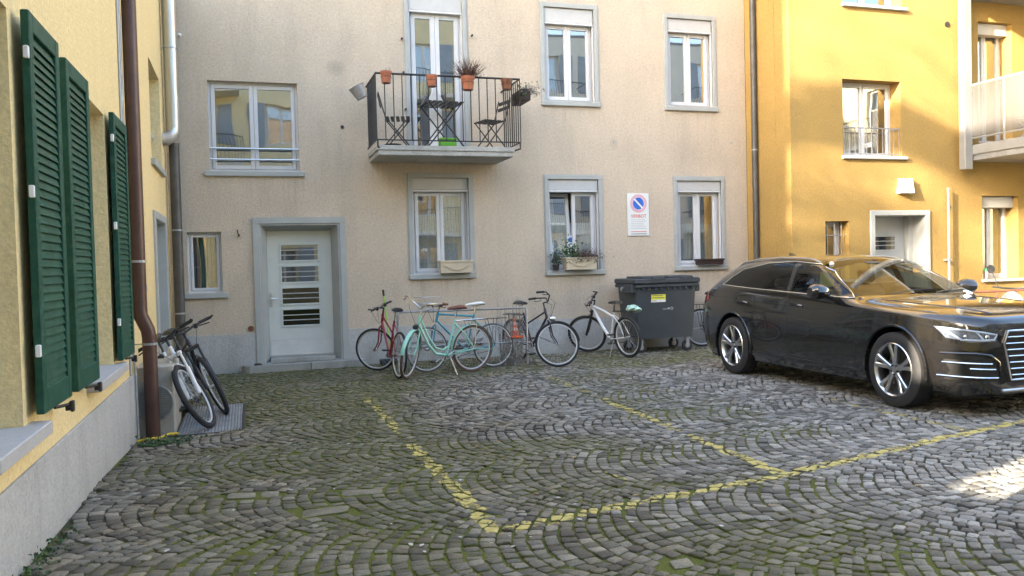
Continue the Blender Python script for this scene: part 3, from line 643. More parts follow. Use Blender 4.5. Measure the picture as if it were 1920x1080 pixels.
# --- sign ---------------------------------------------------------------------
sg = thing('no_parking_sign', (6.76, 13.68, 2.4), 'white no-parking sign with red and blue disc and the word VERBOT on the beige wall', 'sign', world=True)
obj('sign_panel', MB(A).bev(6.55, 6.975, -.022, -.004, 2.02, 2.785, .004), M['signw'], sg)
def disc(r0, r1, u, z, d, xf=A, n=40, half=None):
    mb = MB(xf)
    for i in range(n):
        a, b = 2*math.pi*i/n, 2*math.pi*(i+1)/n
        mb._a([(u+r0*math.cos(a), d, z+r0*math.sin(a)), (u+r1*math.cos(a), d, z+r1*math.sin(a)), (u+r1*math.cos(b), d, z+r1*math.sin(b)), (u+r0*math.cos(b), d, z+r0*math.sin(b))], [(0,1,2,3)])
    return mb
obj('red_ring', disc(.115, .165, 6.765, 2.60, -.0245), M['signred'], sg, fix=False)
mb = MB(A)
for sgn in (1, -1):
    P = [];  th0 = -math.pi/4
    for i in range(25):
        a = th0+ (math.pi*(i/24) if sgn > 0 else math.pi+math.pi*(i/24)); c0, s0 = .108*math.cos(a), .108*math.sin(a)
        # rotate into bar frame, keep outside the diagonal bar
        t_, n_ = c0*math.cos(th0)+s0*math.sin(th0), -c0*math.sin(th0)+s0*math.cos(th0)
        n_ = sgn*max(abs(n_), .016) 
        P.append((6.765+t_*math.cos(th0)-n_*math.sin(th0), -.0245, 2.60+t_*math.sin(th0)+n_*math.cos(th0)))
    mb._a(P, [tuple(range(25))])
obj('blue_field', mb, M['signblue'], sg, fix=False)
def text(s, size, u, z, d, xf, m, parent, name='lettering', width=None):
    cu = bpy.data.curves.new('t', 'FONT'); cu.body = s; cu.size = size; cu.align_x = 'CENTER'; cu.offset = size*.012
    t = bpy.data.objects.new('t', cu); me = bpy.data.meshes.new_from_object(t); mb = MB(xf)
    xs = [v.co.x for v in me.vertices]; k = width/(max(xs)-min(xs)) if width else 1
    mb._a([(u+v.co.x*k, d, z+v.co.y) for v in me.vertices], [tuple(p.vertices) for p in me.polygons]); bpy.data.curves.remove(cu)
    return obj(name, mb, m, parent, fix=False)
text('VERBOT', .085, 6.765, 2.345, -.0245, A, M['signtxt'], sg, width=.31)
mb = MB(A)
for i in range(6):
    z = 2.305-i*.032; mb.box(6.61, 6.61+random.uniform(.24, .31), -.0245, -.0235, z, z+.007)
obj('small_print', mb, M['print_'], sg, fix=False)
obj('red_print', MB(A).box(6.61, 6.92, -.0245, -.0235, 2.088, 2.100), M['signtxt'], sg); obj('dark_print', MB(A).box(6.61, 6.92, -.0245, -.0235, 2.05, 2.060), M['dprint'], sg)

# --- ochre house on the right ---------------------------------------------------
YF = 12.37; Bx = XF('S', YF)
och = thing('apartment_house', (12, YF, 0), 'ochre yellow apartment house at the right with a metal balcony and sun streaks', 'building', world=True)
o9 = 9.05
yh = [(o9+1.12, o9+2.40, 6.02, 7.5), (o9+1.09, o9+2.36, 3.34, 4.69), (o9+.69, o9+1.19, 1.15, 2.18), (o9+1.70, o9+2.91, -.3, 2.31), (o9+4.16, o9+4.98, 3.62, 5.90), (o9+4.22, o9+5.10, 1.06, 2.63), (o9+6.6, o9+7.8, 1.06, 2.63), (o9+6.6, o9+7.8, 3.6, 5.9)]
shell(och, Bx, o9+.0, o9+13, 11, 9, M['yel_right'], yh, T=.42)
obj('side_wall', MB().box(9.044, 9.40, YF+.42, 13.69, -.4, 11), M['yel_right'], och)
for k, (a, b, c, d) in enumerate(yh):
    if k == 3: continue
    w = window(och, Bx, a, b, c, d, .27, 1 if k in (2,) else 2, fw=.05, curtain=('blind', 0, 1) if k == 5 else None, glass='glass2' if k == 5 else 'glass')
    if k not in (4, 7): obj('sill', MB(Bx).bev(a-.03, b+.10, -.06, .26, c-.06, c-.003, .006), M['stonegrey'], w)
    if k in (4, 5): obj('shutter_box', MB(Bx).bev(a+.005, b-.005, .10, .26, d-.22, d-.005, .01), M['boxlid'], w)
    if k == 5:
        for j in range(38): obj('slat', MB(Bx).box(a+.10, b-.10, .40, .405, c+.12+j*.033, c+.143+j*.033), M['blind'], w)
    if k == 2:
        for j in range(3): obj('grille_bar', MB(Bx).tube([(a+.10+j*.15, .08, c), (a+.10+j*.15, .08, d)], .008, 6), M['galv'], w)
        for z in (1.55, 1.93): obj('grille_bar', MB(Bx).tube([(a, .08, z), (b, .08, z)], .008, 6), M['galv'], w)
    if k == 1:
        gr = MB(Bx); z1 = c+.50
        gr.tube([(a, .02, z1), (b-.03, .02, z1), (b-.03, .25, z1)], .010, 6); gr.tube([(a, .02, c+.04), (b-.03, .02, c+.04)], .008, 6); g_ = obj('guard_rail', gr, M['galv'], w)
        for j in range(11): obj('guard_bar', MB(Bx).box(a+.03+j*.121-.005, a+.03+j*.121+.005, .015, .025, c+.0, z1), M['galv'], w)
# recessed door
dr = obj('door', MB(Bx).bev(o9+1.86, o9+2.78, .42, .47, .10, 2.268, .005), M['doorwhite'], och)
mb = MB(Bx); mb.bev(o9+1.64, o9+1.74, -.03, .42, -.2, 2.36, .008); mb.bev(o9+2.87, o9+2.97, -.03, .42, -.2, 2.36, .008); mb.bev(o9+1.639, o9+2.971, -.033, .42, 2.27, 2.363, .008)
mb.box(o9+1.745, o9+1.855, .30, .46, -.2, 2.26); mb.box(o9+2.78, o9+2.868, .30, .46, -.2, 2.26)
obj('surround', mb, M['doorwhite'], dr)
for z in (1.66, 1.28, .90, .52):
    u0, u1 = o9+2.08, o9+2.56; fm = MB(Bx); fm.bev(u0-.03, u1+.03, .405, .425, z-.03, z, .004); fm.bev(u0-.03, u1+.03, .405, .425, z+.24, z+.27, .004); fm.bev(u0-.03, u0, .405, .425, z, z+.24, .004); fm.bev(u1, u1+.03, .405, .425, z, z+.24, .004)
    obj('pane_frame', fm, M['doorwhite'], dr); obj('pane', MB(Bx).quad((u0, .414, z), (u1, .414, z), (u1, .414, z+.24), (u0, .414, z+.24)), glassmat('ochre_door_pane', (.03,.03,.03), .15), dr, fix=False)
    for q in (.08, .16): obj('pane_bar', MB(Bx).bev(u0, u1, .400, .412, z+q-.007, z+q+.007, .003), M['doorwhite'], dr)
obj('door_bell', MB(Bx).bev(o9+2.905, o9+2.935, -.045, -.031, 1.18, 1.25, .004), M['lampw'], och)
obj('vent_cap', MB(Bx).lathe([(0, -.02), (.05, -.02), (.05, 0)], (o9+3.43, 0, 5.79), 14, 'y'), M['iron'], och)
obj('vent_cap', MB(Bx).lathe([(0, -.015), (.04, -.015), (.04, 0)], (o9+3.42, 0, 2.42), 14, 'y'), M['iron'], och)
# wall lamp
lp = thing('wall_lamp', (o9+2.40, YF, 2.8), 'white wedge-shaped wall lamp above the recessed white door of the ochre house', 'lamp', world=True)
P = [(o9+2.27, -.09, 2.92), (o9+2.52, -.09, 2.92), (o9+2.53, -.13, 2.67), (o9+2.24, -.13, 2.67), (o9+2.27, 0, 2.92), (o9+2.52, 0, 2.92), (o9+2.53, 0, 2.67), (o9+2.24, 0, 2.67)]
obj('housing', MB(Bx)._a(P, [(0,1,2,3),(4,7,6,5),(0,4,5,1),(3,2,6,7),(0,3,7,4),(1,5,6,2)]), M['lampw'], lp)
obj('top_cap', MB(Bx).box(o9+2.26, o9+2.53, -.10, 0, 2.921, 2.935), M['boxlid'], lp)
pl_ = thing('steel_pole', (o9+3.32, YF-.1, 0), 'thin galvanised steel pole standing against the ochre wall right of the white door', 'pole', world=True)
obj('shaft', MB().tube([(o9+3.32, YF-.10, 0), (o9+3.32, YF-.10, 2.74)], .024, 10), M['galv'], pl_, True)
obj('cap', MB().lathe([(.03, 2.74), (.03, 2.765), (0, 2.77)], (o9+3.32, YF-.10, 0), 10), M['galv'], pl_)
obj('clamp', MB().bev(o9+3.28, o9+3.36, YF-.13, YF-.0, 1.42, 1.46, .005), M['galv'], pl_)
# metal balcony and post
mb_ = obj('balcony_post', MB().bev(12.62, 12.80, 12.12, 12.26, 3.10, 9.5, .008), M['pale'], och)
bl = obj('balcony', MB().bev(12.80, 19, 10.6, 12.36, 3.36, 3.54, .01), M['pale'], och)
obj('balcony_underside', MB().box(12.83, 18.9, 10.65, 12.36, 3.26, 3.36), M['galv'], bl)
fr = MB(); ya, yb = 10.6, 12.34
fr.tube([(12.80, yb, 4.63), (12.80, ya, 4.63), (19, ya, 4.63)], .024, 6); fr.tube([(12.80, yb, 3.66), (12.80, ya, 3.66), (19, ya, 3.66)], .016, 6)
for y in (yb, 11.45, ya): fr.tube([(12.80, y, 3.5), (12.80, y, 4.63)], .02, 6)
for x in (14.0, 15.2): fr.tube([(x, ya, 3.5), (x, ya, 4.63)], .02, 6)
obj('railing_frame', fr, M['pale'], bl)
for y0_, y1_ in ((10.64, 11.42), (11.48, 12.31)): obj('railing_panel', MB().box(12.795, 12.803, y0_, y1_, 3.68, 4.61), M['perf'], bl)
obj('railing_panel', MB().box(12.84, 18.9, ya-.004, ya+.004, 3.68, 4.61), M['perf'], bl)
obj('upper_balcony_slab', MB().bev(12.80, 19, 10.6, 12.36, 6.25, 6.42, .01), M['pale'], och)
ch_ = thing('garden_chair', (13.7, 11.6, 3.54), 'pale folding chair behind the panels of the right balcony', 'chair', world=True)
q = MB()
for y in (11.4, 11.8): q.tube([(13.5, y, 3.55), (13.9, y, 3.98), (13.98, y, 4.45)], .012, 6); q.tube([(13.9, y, 3.55), (13.5, y, 3.98)], .012, 6)
obj('legs', q, M['galv'], ch_); obj('seat', MB().bev(13.5, 13.9, 11.4, 11.8, 3.97, 3.99, .004), M['boxlid'], ch_); obj('backrest', MB().bev(13.92, 13.95, 11.4, 11.8, 4.2, 4.45, .004), M['boxlid'], ch_)
rl = thing('handrail', (13, 11.9, 0), 'low rust-red tube railing in front of the ochre wall, right of the car', 'railing', world=True)
r_ = MB()
for z in (.84, .60): r_.tube([(11.9, 11.95, z), (16, 11.95, z)], .02, 8)
obj('rail', r_, M['redrail'], rl, True)
for x in (12.0, 13.15, 14.6): obj('post', MB().tube([(x, 11.95, 0), (x, 11.95, .86)], .02, 8), M['redrail'], rl, True)
tag(obj('low_wall', MB().bev(11.8, 17, 11.99, 12.36, -.1, .50, .02), M['concrete']), 'low pale concrete ledge behind the rust-red railing', 'ledge')
cp = thing('drinking_cup', (o9+4.36, YF+.05, 1.06), 'paper cup with a green lid on the lower right window sill of the ochre house', 'cup', world=True)
obj('cup_body', MB().lathe([(.0, 1.06), (.03, 1.06), (.042, 1.20)], (o9+4.36, YF+.06, 0), 12), M['cupr'], cp, True); obj('lid', MB().lathe([(.045, 1.20), (.045, 1.22), (.03, 1.25), (0, 1.255)], (o9+4.36, YF+.06, 0), 12), M['cupg'], cp, True)

# --- pipes ---------------------------------------------------------------------
def pipe(name, pts, r, m, label, clamps, n=14):
    t = thing(name, pts[-1], label, 'drainpipe', world=True); obj('tube', MB().tube(pts, r, n), M[m], t, True)
    for (x, y, z, dx, dy) in clamps:
        c = MB().lathe([(r*1.0, z-.012), (r*1.10, z-.012), (r*1.10, z+.012), (r*1.0, z+.012)], (x, y, 0), n); c.tube([(x, y, z), (x+dx, y+dy, z)], .006, 5); obj('clamp', c, M['galv'], t)
    return t
pipe('drain_pipe', [(-1.015, 9.0, 5.9), (-1.015, 9.0, 1.22), (-1.01, 9.0, 1.14), (-.95, 9.0, 1.0), (-.94, 9.0, .93), (-.935, 9.0, -.12)], .068, 'brownpipe', 'thick brown drainpipe with a kink, at the corner of the yellow house with green shutters', [(-1.015, 9.0, 1.68, -.12, 0), (-.94, 9.0, .86, -.2, 0)])
pipe('drain_pipe', [(-.97, 13.45, 5.9), (-.97, 13.45, 3.72), (-.985, 13.43, 3.62), (-1.06, 13.3, 3.53), (-1.3, 12.95, 3.50)], .098, 'zinc', 'shiny silver zinc drainpipe with an elbow, high beside the beige house', [(-.97, 13.45, 4.9, -.2, 0), (-.97, 13.45, 6.0, -.2, 0)], 18)
pipe('drain_pipe', [(-.97, 13.5, 3.5), (-.97, 13.5, -.05)], .075, 'darkpipe', 'dark weathered drainpipe below the silver elbow, beside the small window', [(-.97, 13.5, .95, 0, .2), (-.97, 13.5, 2.2, 0, .2)])
pipe('drain_pipe', [(8.975, 13.33, 11), (8.975, 13.33, -.05)], .055, 'darkpipe', 'slim dark drainpipe where the beige house meets the ochre house', [(8.975, 13.33, 3.55, .08, 0), (8.975, 13.33, 1.2, .08, 0)])
obj_ = thing('thin_pipe', (-1.08, 8.9, 0), 'thin grey cable tube running down beside the brown drainpipe', 'tube', world=True)
obj('tube', MB().tube([(-1.085, 8.84, 4.4), (-1.085, 8.84, 1.0), (-1.06, 8.86, .62), (-1.055, 8.86, -.1)], .012, 6), M['galv'], obj_)

# --- left yellow houses ----------------------------------------------------------
Lx = XF('E', -1.1)
yl = thing('corner_house', (-1.1, 6.4, 0), 'pale yellow house with green louvred shutters along the left edge', 'building', world=True)
lh = [(3.40, 4.77, .79, 2.90), (6.50, 7.76, .79, 2.90)]
shell(yl, Lx, 3.02 if False else 3.95, 8.74, 4.45, 7, M['yel_left'], [(3.955, 4.77, .79, 2.90), (6.50, 7.76, .79, 2.90)], T=.30)
obj('plinth', MB(Lx).bev(3.96, 8.86, -.022, -.0005, -.4, .575, .004), M['plinth'], yl)
for a, b in ((3.955, 4.77), (6.50, 7.76)):
    w = window(yl, Lx, a, b, .80, 2.90, .22, 2, glass='glass', curtain=('lace', 0, 1)); obj('sill', MB(Lx).bev(a-.0, b+.16, -.10, .21, .725, .795, .006), M['sill'], w)
def shutter(y0, y1, z0, z1, offn, offf, hinge):
    sf = lambda u, d, z: (-1.1+offn+(offf-offn)*(u-y0)/(y1-y0)-d, u, z)       # d>0 towards wall, 0 = outer face
    fm = MB(sf); T = .042; s = .075
    for a, b in ((y0, y0+s), (y1-s, y1)): fm.bev(a, b, 0, T, z0, z1, .005)
    fm.bev(y0+s+.001, y1-s-.001, .001, T-.001, z1-.10, z1-.001, .004); fm.bev(y0+s+.001, y1-s-.001, .001, T-.001, z0+.001, z0+.13, .004)
    sh = obj('shutter', fm, M['green'], yl)
    n = 40; h = (z1-z0-.23)/n; a, b = y0+s, y1-s
    sl0 = MB(sf)
    # louvre: slopes outward and down, shared by all
    zb = z0+.13+h/2
    P = [(a-.004, .008, zb-h*.80), (b+.004, .008, zb-h*.80), (b+.004, .032, zb+h*.95), (a-.004, .032, zb+h*.95)]
    P2 = [(u, d+.006, z+.004) for u, d, z in P]
    sl0._a(P+P2, [(0,1,2,3),(7,6,5,4),(0,4,5,1),(2,6,7,3),(1,5,6,2),(0,3,7,4)])
    f0 = obj('slat', sl0, M['green'], sh)
    for i in range(1, n): inst(f0, sh, (0, 0, h*i))
    hy = y0 if hinge == 'near' else y1
    if hinge == 'near':
        for z in (z0+.33, z0+1.15, z1-.22): obj('hinge', MB(sf).bev(y0-.022, y0+.003, .004, .03, z-.032, z+.032, .004), M['lampw'], sh)
    st = MB(sf); st.tube([(y1-.22, .05, z0-.03), (y1-.12, -.005, z0-.03), (y1-.10, -.012, z0-.02)], .010, 6); st.lathe([(0, -.02), (.018, -.02), (.02, .015), (0, .02)], (y1-.11, -.0, z0-.05), 10, 'y'); st.bev(y1-.13, y1-.09, -.03, -.01, z0-.075, z0-.01, .005)
    obj('shutter_stay', st, M['iron'], sh)
shutter(4.84, 5.50, .84, 2.92, .085, .095, 'near'); shutter(5.76, 6.44, .83, 2.90, .085, .10, 'far'); shutter(7.78, 8.50, .82, 2.93, .075, .085, 'near')
for u in (6.95, 7.25): obj('lintel_hook', MB(Lx).tube([(u, .08, 2.90), (u, .08, 2.87)], .008, 6), M['iron'], yl)
# added out-of-view slabs on posts over the low house, cast the shadow bands
cn = MB(); cn.box(-2.7, -1.2, 8.0, 8.7, 8.15, 8.45); cn.box(-2.7, -1.2, 5.2, 7.95, 9.0, 9.35); cn.box(-2.4, -2.2, 3.96, 8.0, 6.6, 6.72)
for p in ((-2.65, 8.6), (-2.65, 5.3), (-1.3, 5.3)): cn.box(p[0]-.05, p[0]+.05, p[1]-.05, p[1]+.05, 4.57, 9.0 if p[1] < 8 else 8.15)
obj('shadow_caster_slabs', cn, M['pale'], yl)
# second left house, taller
yl2 = thing('corner_house', (-1.1, 11, 0), 'pale yellow house wall behind the brown drainpipe, meeting the beige house', 'building', world=True)
h2 = [(9.42, 9.92, 1.45, 2.95), (11.50, 12.95, -.3, 2.31), (11.55, 12.95, 3.02, 4.32)]
shell(yl2, Lx, 8.76, 13.698, 5.95, 4, M['yel_left'], h2, T=.30)
for y in (8.765,): obj('joint_strip', MB(Lx).bev(8.752, 8.80, -.016, -.001, .58, 5.9, .003), M['boxlid'], yl2)
obj('plinth', MB(Lx).bev(8.87, 11.42, -.018, -.0005, -.4, .56, .004), M['plinth'], yl2)
w = window(yl2, Lx, 9.43, 9.91, 1.45, 2.94, .15, 1); surround(w, Lx, 9.34, 10.0, 1.36, 3.03, .08, .02)
w = window(yl2, Lx, 11.56, 12.94, 3.03, 4.31, .18, 2); obj('sill', MB(Lx).bev(11.45, 13.03, -.05, .15, 2.94, 3.02, .006), M['stonegrey'], w)
dr = obj('door', MB(Lx).bev(11.6, 12.85, .20, .25, 0, 2.24, .005), M['doorgrey'], yl2)
mb = MB(Lx); mb.bev(11.42, 11.55, -.03, .24, -.2, 2.36, .008); mb.bev(12.9, 13.03, -.03, .24, -.2, 2.36, .008); mb.bev(11.419, 13.031, -.033, .24, 2.26, 2.363, .008); obj('surround', mb, M['stonegrey'], dr)
# added wall south of the low house, slots shaped to let sun patches through
sb = thing('corner_house', (-1.1, 0, 0), 'unseen pale yellow wall on the left, added with slots that let sun through', 'building', world=True)
sbm = MB(); sbm.box(-1.5, -1.1, 2.35, 3.35, -.3, 6.5); sbm.box(-1.5, -1.1, -14, 1.85, -.3, 7.5); sbm.box(-1.5, -1.1, 1.85, 2.35, -.3, 2.2); sbm.box(-1.5, -1.1, 3.35, 3.94, -.3, 3.25)
obj('wall', sbm, M['yel_left'], sb)
tw = thing('far_house', (-10, 10, 0), 'tall unseen block added west of the yard to keep sun off the beige house', 'building', world=True)
obj('wall', MB().box(-14, -9, 5.75, 11.3, 0, 14), M['cream'], tw)  # out-of-view block added to shade the beige facade from the sun
# --- houses across the yard (they fill the window reflections) --------------------
def far_house(name, kind, o, u0, u1, H, wm, label, cols, floors, z_first=.9, balc=True):
    xf = XF(kind, o); h = thing(name, (u0 if kind in 'NS' else o, o if kind in 'NS' else u0, 0), label, 'building', world=True); hs = []
    for f_ in range(floors):
        for i in range(cols):
            uc = u0+(u1-u0)*(i+.5)/cols; z = z_first+f_*2.85; hs.append((uc-.6, uc+.6, z, z+1.6))
    shell(h, xf, u0, u1, H, 6, M[wm], hs)
    for j, (a, b, c, d) in enumerate(hs):
        window(h, xf, a, b, c, d, .14, 2, curtain=('lace', 0, 1) if j % 3 else None)
        mb = MB(xf)
        if j % 4 != 1:
            for s0, s1 in ((a-.62, a-.04), (b+.04, b+.62)): mb.bev(s0, s1, -.05, -.01, c-.02, d+.02, .006)
            obj('shutter', mb, M['bluegrey'], h)
        if balc and j % cols in (1, 4) and j >= cols:
            s_ = obj('balcony', MB(xf).bev(a-.9, b+.9, -1.2, -.0, c-.95, c-.78, .01), M['white_wall'], h)
            rm = MB(xf)
            rm.tube([(a-.88, 0, c+.2), (a-.88, -1.18, c+.2), (b+.88, -1.18, c+.2), (b+.88, 0, c+.2)], .02, 5)
            for q in range(28): rm.box(a-.88+q*.11, a-.866+q*.11, -1.187, -1.173, c-.78, c+.2)
            obj('railing', rm, M['iron'], s_)
far_house('far_house', 'N', -7.5, -6, 9, 12.3, 'cream', 'cream house with balconies across the yard behind the camera', 5, 4)
far_house('far_house', 'N', -8.5, 9.2, 26, 12.0, 'white_wall', 'white house with blue shutters across the yard behind the camera', 6, 4)
far_house('far_house', 'W', 24, -7, 20, 9.0, 'cream', 'cream house closing the right side of the yard', 8, 3)

# ---------------------------------------------------------------- plants helper
def leaves(n, c, ext, size, seed=0, droop=0, up=.5, mb=None, xf=None):
    rs = random.Random(seed); mb = mb or MB(xf)
    for i in range(n):
        p = Vector((c[0]+rs.gauss(0, ext[0]), c[1]+rs.gauss(0, ext[1]), c[2]+abs(rs.gauss(0, ext[2]))))
        d = Vector((rs.uniform(-1, 1), rs.uniform(-1, 1), rs.uniform(-up, 1))).normalized(); s = size*rs.uniform(.6, 1.3)
        a = d.orthogonal().normalized(); a.rotate(Matrix.Rotation(rs.uniform(0, 6.28), 3, d)); q = p+d*s
        m_ = (p+q)/2+a.cross(d)*s*.15
        mb._a([p, m_+a*s*.35, q, m_-a*s*.35], [(0,1,2,3)])
    return mb
def stems(n, c, r0, h, spread, t=.0022, seed=0, mb=None, seg=3):
    rs = random.Random(seed); mb = mb or MB()
    for i in range(n):
        a = rs.uniform(0, 6.28); q = rs.random()**.5; p = Vector((c[0]+r0*q*math.cos(a), c[1]+r0*q*math.sin(a), c[2])); hh = h*rs.uniform(.5, 1.1)
        e = p+Vector((math.cos(a)*spread*q+rs.gauss(0, spread*.3), math.sin(a)*spread*q+rs.gauss(0, spread*.3), hh))
        m_ = (p+e)/2+Vector((rs.gauss(0, .02), rs.gauss(0, .02), .02)); mb.tube([p, m_, e], [t, t*.8, t*.4], seg, False)
    return mb
# thin-leaved tree out of view west of the low house, placed to filter sun
tr_ = thing('tree', (-9.6, 4.7, 0), 'tall autumn tree out of view behind the low left house, placed to filter the sun', 'tree', world=True)
tk = MB().tube([(-9.6, 4.7, 0), (-9.5, 4.75, 3), (-9.6, 4.7, 6.5), (-9.5, 4.8, 10)], [.22, .18, .13, .07], 10); rs = random.Random(9)
for i in range(60):
    z = rs.uniform(5.5, 10.5); a = rs.uniform(0, 6.28); l_ = rs.uniform(1.2, 2.6); p = Vector((-9.55, 4.75, z)); d = Vector((math.cos(a), math.sin(a), rs.uniform(.1, .8)))
    tk.tube([p, p+d*l_*.5+Vector((0, 0, .1)), p+d*l_+Vector((0, 0, .5))], [.05, .03, .01], 5, False)
    for j in range(6): q = p+d*l_*rs.uniform(.4, 1); e = q+Vector((rs.gauss(0, .5), rs.gauss(0, .5), rs.uniform(.1, .7))); tk.tube([q, e], [.014, .006], 4, False)
obj('trunk', tk, M['twig'], tr_)
lm_ = MB(); clu = [(-9.6+rs.gauss(0, 1.2), 4.5+rs.gauss(0, 1.3), 12+rs.gauss(0, 3.0), rs.uniform(.3, .75)) for _ in range(46)]
for i in range(2900):
    rs2 = rs; q_ = clu[i % 46]; p = tuple(q_[k]+rs2.gauss(0, q_[3]*(1, 1, .55)[k]) for k in range(3)); a = Vector((rs2.gauss(0,1), rs2.gauss(0,1), rs2.gauss(0,1))).normalized()*.07; b = a.orthogonal().normalized()*.05
    P = Vector(p); lm_._a([P-a, P-b, P+a, P+b], [(0,1,2,3)])
obj('crown', lm_, M['deadleaf'], tr_, fix=False)['kind'] = 'stuff'
# pots on the balcony rail
def pot(x, z, r, h, label, m='terra', plant=None):
    t = thing('flower_pot', (x, 12.64, z), label, 'flower pot', 'flower pots hung on the balcony rail', world=True)
    mb = MB().lathe([(0, z), (r*.68, z), (r*.92, z+h*.78), (r, z+h*.78), (r*1.04, z+h), (r*.9, z+h), (r*.88, z+h*.85), (0, z+h*.83)], (x, 12.62, 0), 20); obj('pot', mb, M[m], t, True)
    obj('soil', MB().lathe([(r*.87, z+h*.86), (0, z+h*.87)], (x, 12.62, 0), 16), M['soil'], t)
    wr = MB().torus((x, 12.62, z+h*.55), r*.95, .003, 18, 4, axis='z'); wr.torus((x, 12.62, z+.0), r*.75, .003, 16, 4, axis='z')
    for s in (-1, 1): wr.tube([(x+s*r*.75, 12.62, z), (x+s*r*.95, 12.62, z+h*.55), (x+s*r*.5, 12.70, z+h*.95), (x+s*r*.5, 12.72, z+h*.9)], .003, 4)
    obj('wire_holder', wr, M['iron'], t)
    if plant: obj('dry_plant', plant, M['twig'], t, fix=False)
pot(2.10, 4.335, .085, .175, 'terracotta pot with a few dry stalks, leftmost on the balcony rail', plant=stems(14, (2.10, 12.62, 4.47), .05, .09, .03, seed=3))
pot(2.80, 4.31, .085, .175, 'rounded empty terracotta pot hanging in the middle of the balcony rail')
pp = stems(240, (3.38, 12.62, 4.44), .08, .30, .17, .0026, seed=5); leaves(260, (3.38, 12.62, 4.47), (.10, .08, .10), .028, 6, mb=pp)
pot(3.37, 4.28, .105, .21, 'large terracotta pot with a bushy dry brown plant on the balcony rail', plant=pp)
pot(4.00, 4.31, .09, .165, 'dark weathered terracotta pot at the right end of the balcony rail', m='brown')
tb = thing('zinc_tub', (1.80, 12.95, 4.25), 'tilted grey zinc tub fixed outside the left end of the balcony', 'tub', world=True)
rot = Matrix.Rotation(R(-28), 4, 'Y'); xf_t = lambda x, y, z: tuple(rot @ Vector((x, y, z))+Vector((1.78, 12.92, 4.16)))
obj('bucket', MB(xf_t).lathe([(0, 0), (.085, 0), (.125, .19), (.132, .195), (.118, .19), (.08, .02), (0, .02)], n=18), M['galv'], tb, True)
fl = thing('hanging_planter', (4.34, 12.9, 4.2), 'dark planter with grey withered flowers hanging outside the right end of the balcony', 'planter', world=True)
obj('planter_box', MB().bev(4.26, 4.42, 12.68, 13.2, 4.17, 4.36, .01), M['brplanter'], fl)
gp = stems(60, (4.38, 12.85, 4.33), .12, .1, .14, .002, seed=8); leaves(190, (4.44, 12.8, 4.28), (.09, .10, .07), .034, 9, mb=gp); obj('withered_flowers', gp, M['greyleaf'], fl, fix=False)
obj('dark_leaves', leaves(120, (4.30, 12.8, 4.22), (.06, .1, .07), .05, 12), M['leafd'], fl, fix=False)
# folding bistro furniture (local: back at -x, seat to +x)
def fold_chair(loc, rot, label):
    t = thing('folding_chair', loc, label, 'chair', 'folding bistro chairs on the balcony', rot)
    for y in (-.19, .19):
        obj('leg', MB().tube([(.20, y, 0), (-.17, y, .46), (-.27, y, .84)], .011, 6), M['iron'], t)
        obj('leg', MB().tube([(-.20, y*.92, 0), (.19, y*.92, .45)], .010, 6), M['iron'], t)
    obj('stretcher', MB().tube([(.18, -.19, .03), (.18, .19, .03)], .008, 6), M['iron'], t); obj('stretcher', MB().tube([(-.18, -.17, .03), (-.18, .17, .03)], .008, 6), M['iron'], t)
    for i in range(5): obj('slat', MB().bev(-.17+i*.08, -.17+i*.08+.055, -.20, .20, .445, .462, .004), M['iron'], t)
    for z in (.66, .76): obj('back_slat', MB().bev(-.262-(z-.66)*.2, -.247-(z-.66)*.2, -.19, .19, z, z+.055, .004), M['iron'], t)
    return t
c1 = fold_chair((2.32, 13.05, 3.425), (0, 0, R(-12)), 'dark folding chair at the left end of the balcony, facing the small table')
copy_tree(c1, (3.86, 13.10, 3.425), (0, 0, R(192)), 'dark folding chair at the right end of the balcony, facing the small table')
tt = thing('bistro_table', (3.05, 13.1, 3.425), 'dark slatted folding table in the middle of the balcony', 'table')
for y in (-.24, .24):
    obj('leg', MB().tube([(.30, y, 0), (-.27, y, .70)], .012, 6), M['iron'], tt); obj('leg', MB().tube([(-.30, y*.9, 0), (.27, y*.9, .70)], .012, 6), M['iron'], tt)
for i in range(7): obj('slat', MB().bev(-.30+i*.088, -.30+i*.088+.062, -.28, .28, .70, .72, .004), M['iron'], tt)
tt.rotation_euler = (0, 0, R(4))
cr = thing('plastic_crate', (3.07, 12.88, 3.425), 'small lime green plastic box under the balcony table', 'box', world=True)
q = MB(); q.bev(2.95, 3.21, 12.80, 12.96, 3.43, 3.53, .01); obj('body', q, M['lime'], cr); q = MB(); q.bev(2.94, 3.22, 12.79, 12.97, 3.535, 3.565, .006); obj('rim', q, M['lime'], cr)
tag(obj('dish', MB().lathe([(0, 3.43), (.10, 3.43), (.13, 3.455), (.12, 3.455), (.1, 3.44), (0, 3.44)], (2.22, 12.88, 0), 16), M['blackp'], None, True), 'flat black dish on the balcony floor below the left chair', 'dish')
hs_ = thing('garden_ornament', (3.0, 13.45, 3.9), 'pale pointed little house ornament standing behind the balcony table', 'ornament', world=True)
obj('body', MB().box(2.93, 3.13, 13.42, 13.52, 3.43, 4.24), M['lampw'], hs_); obj('roof', MB().prism([(2.90, 4.24), (3.16, 4.24), (3.03, 4.48)], 13.40, 13.54), M['boxlid'], hs_)

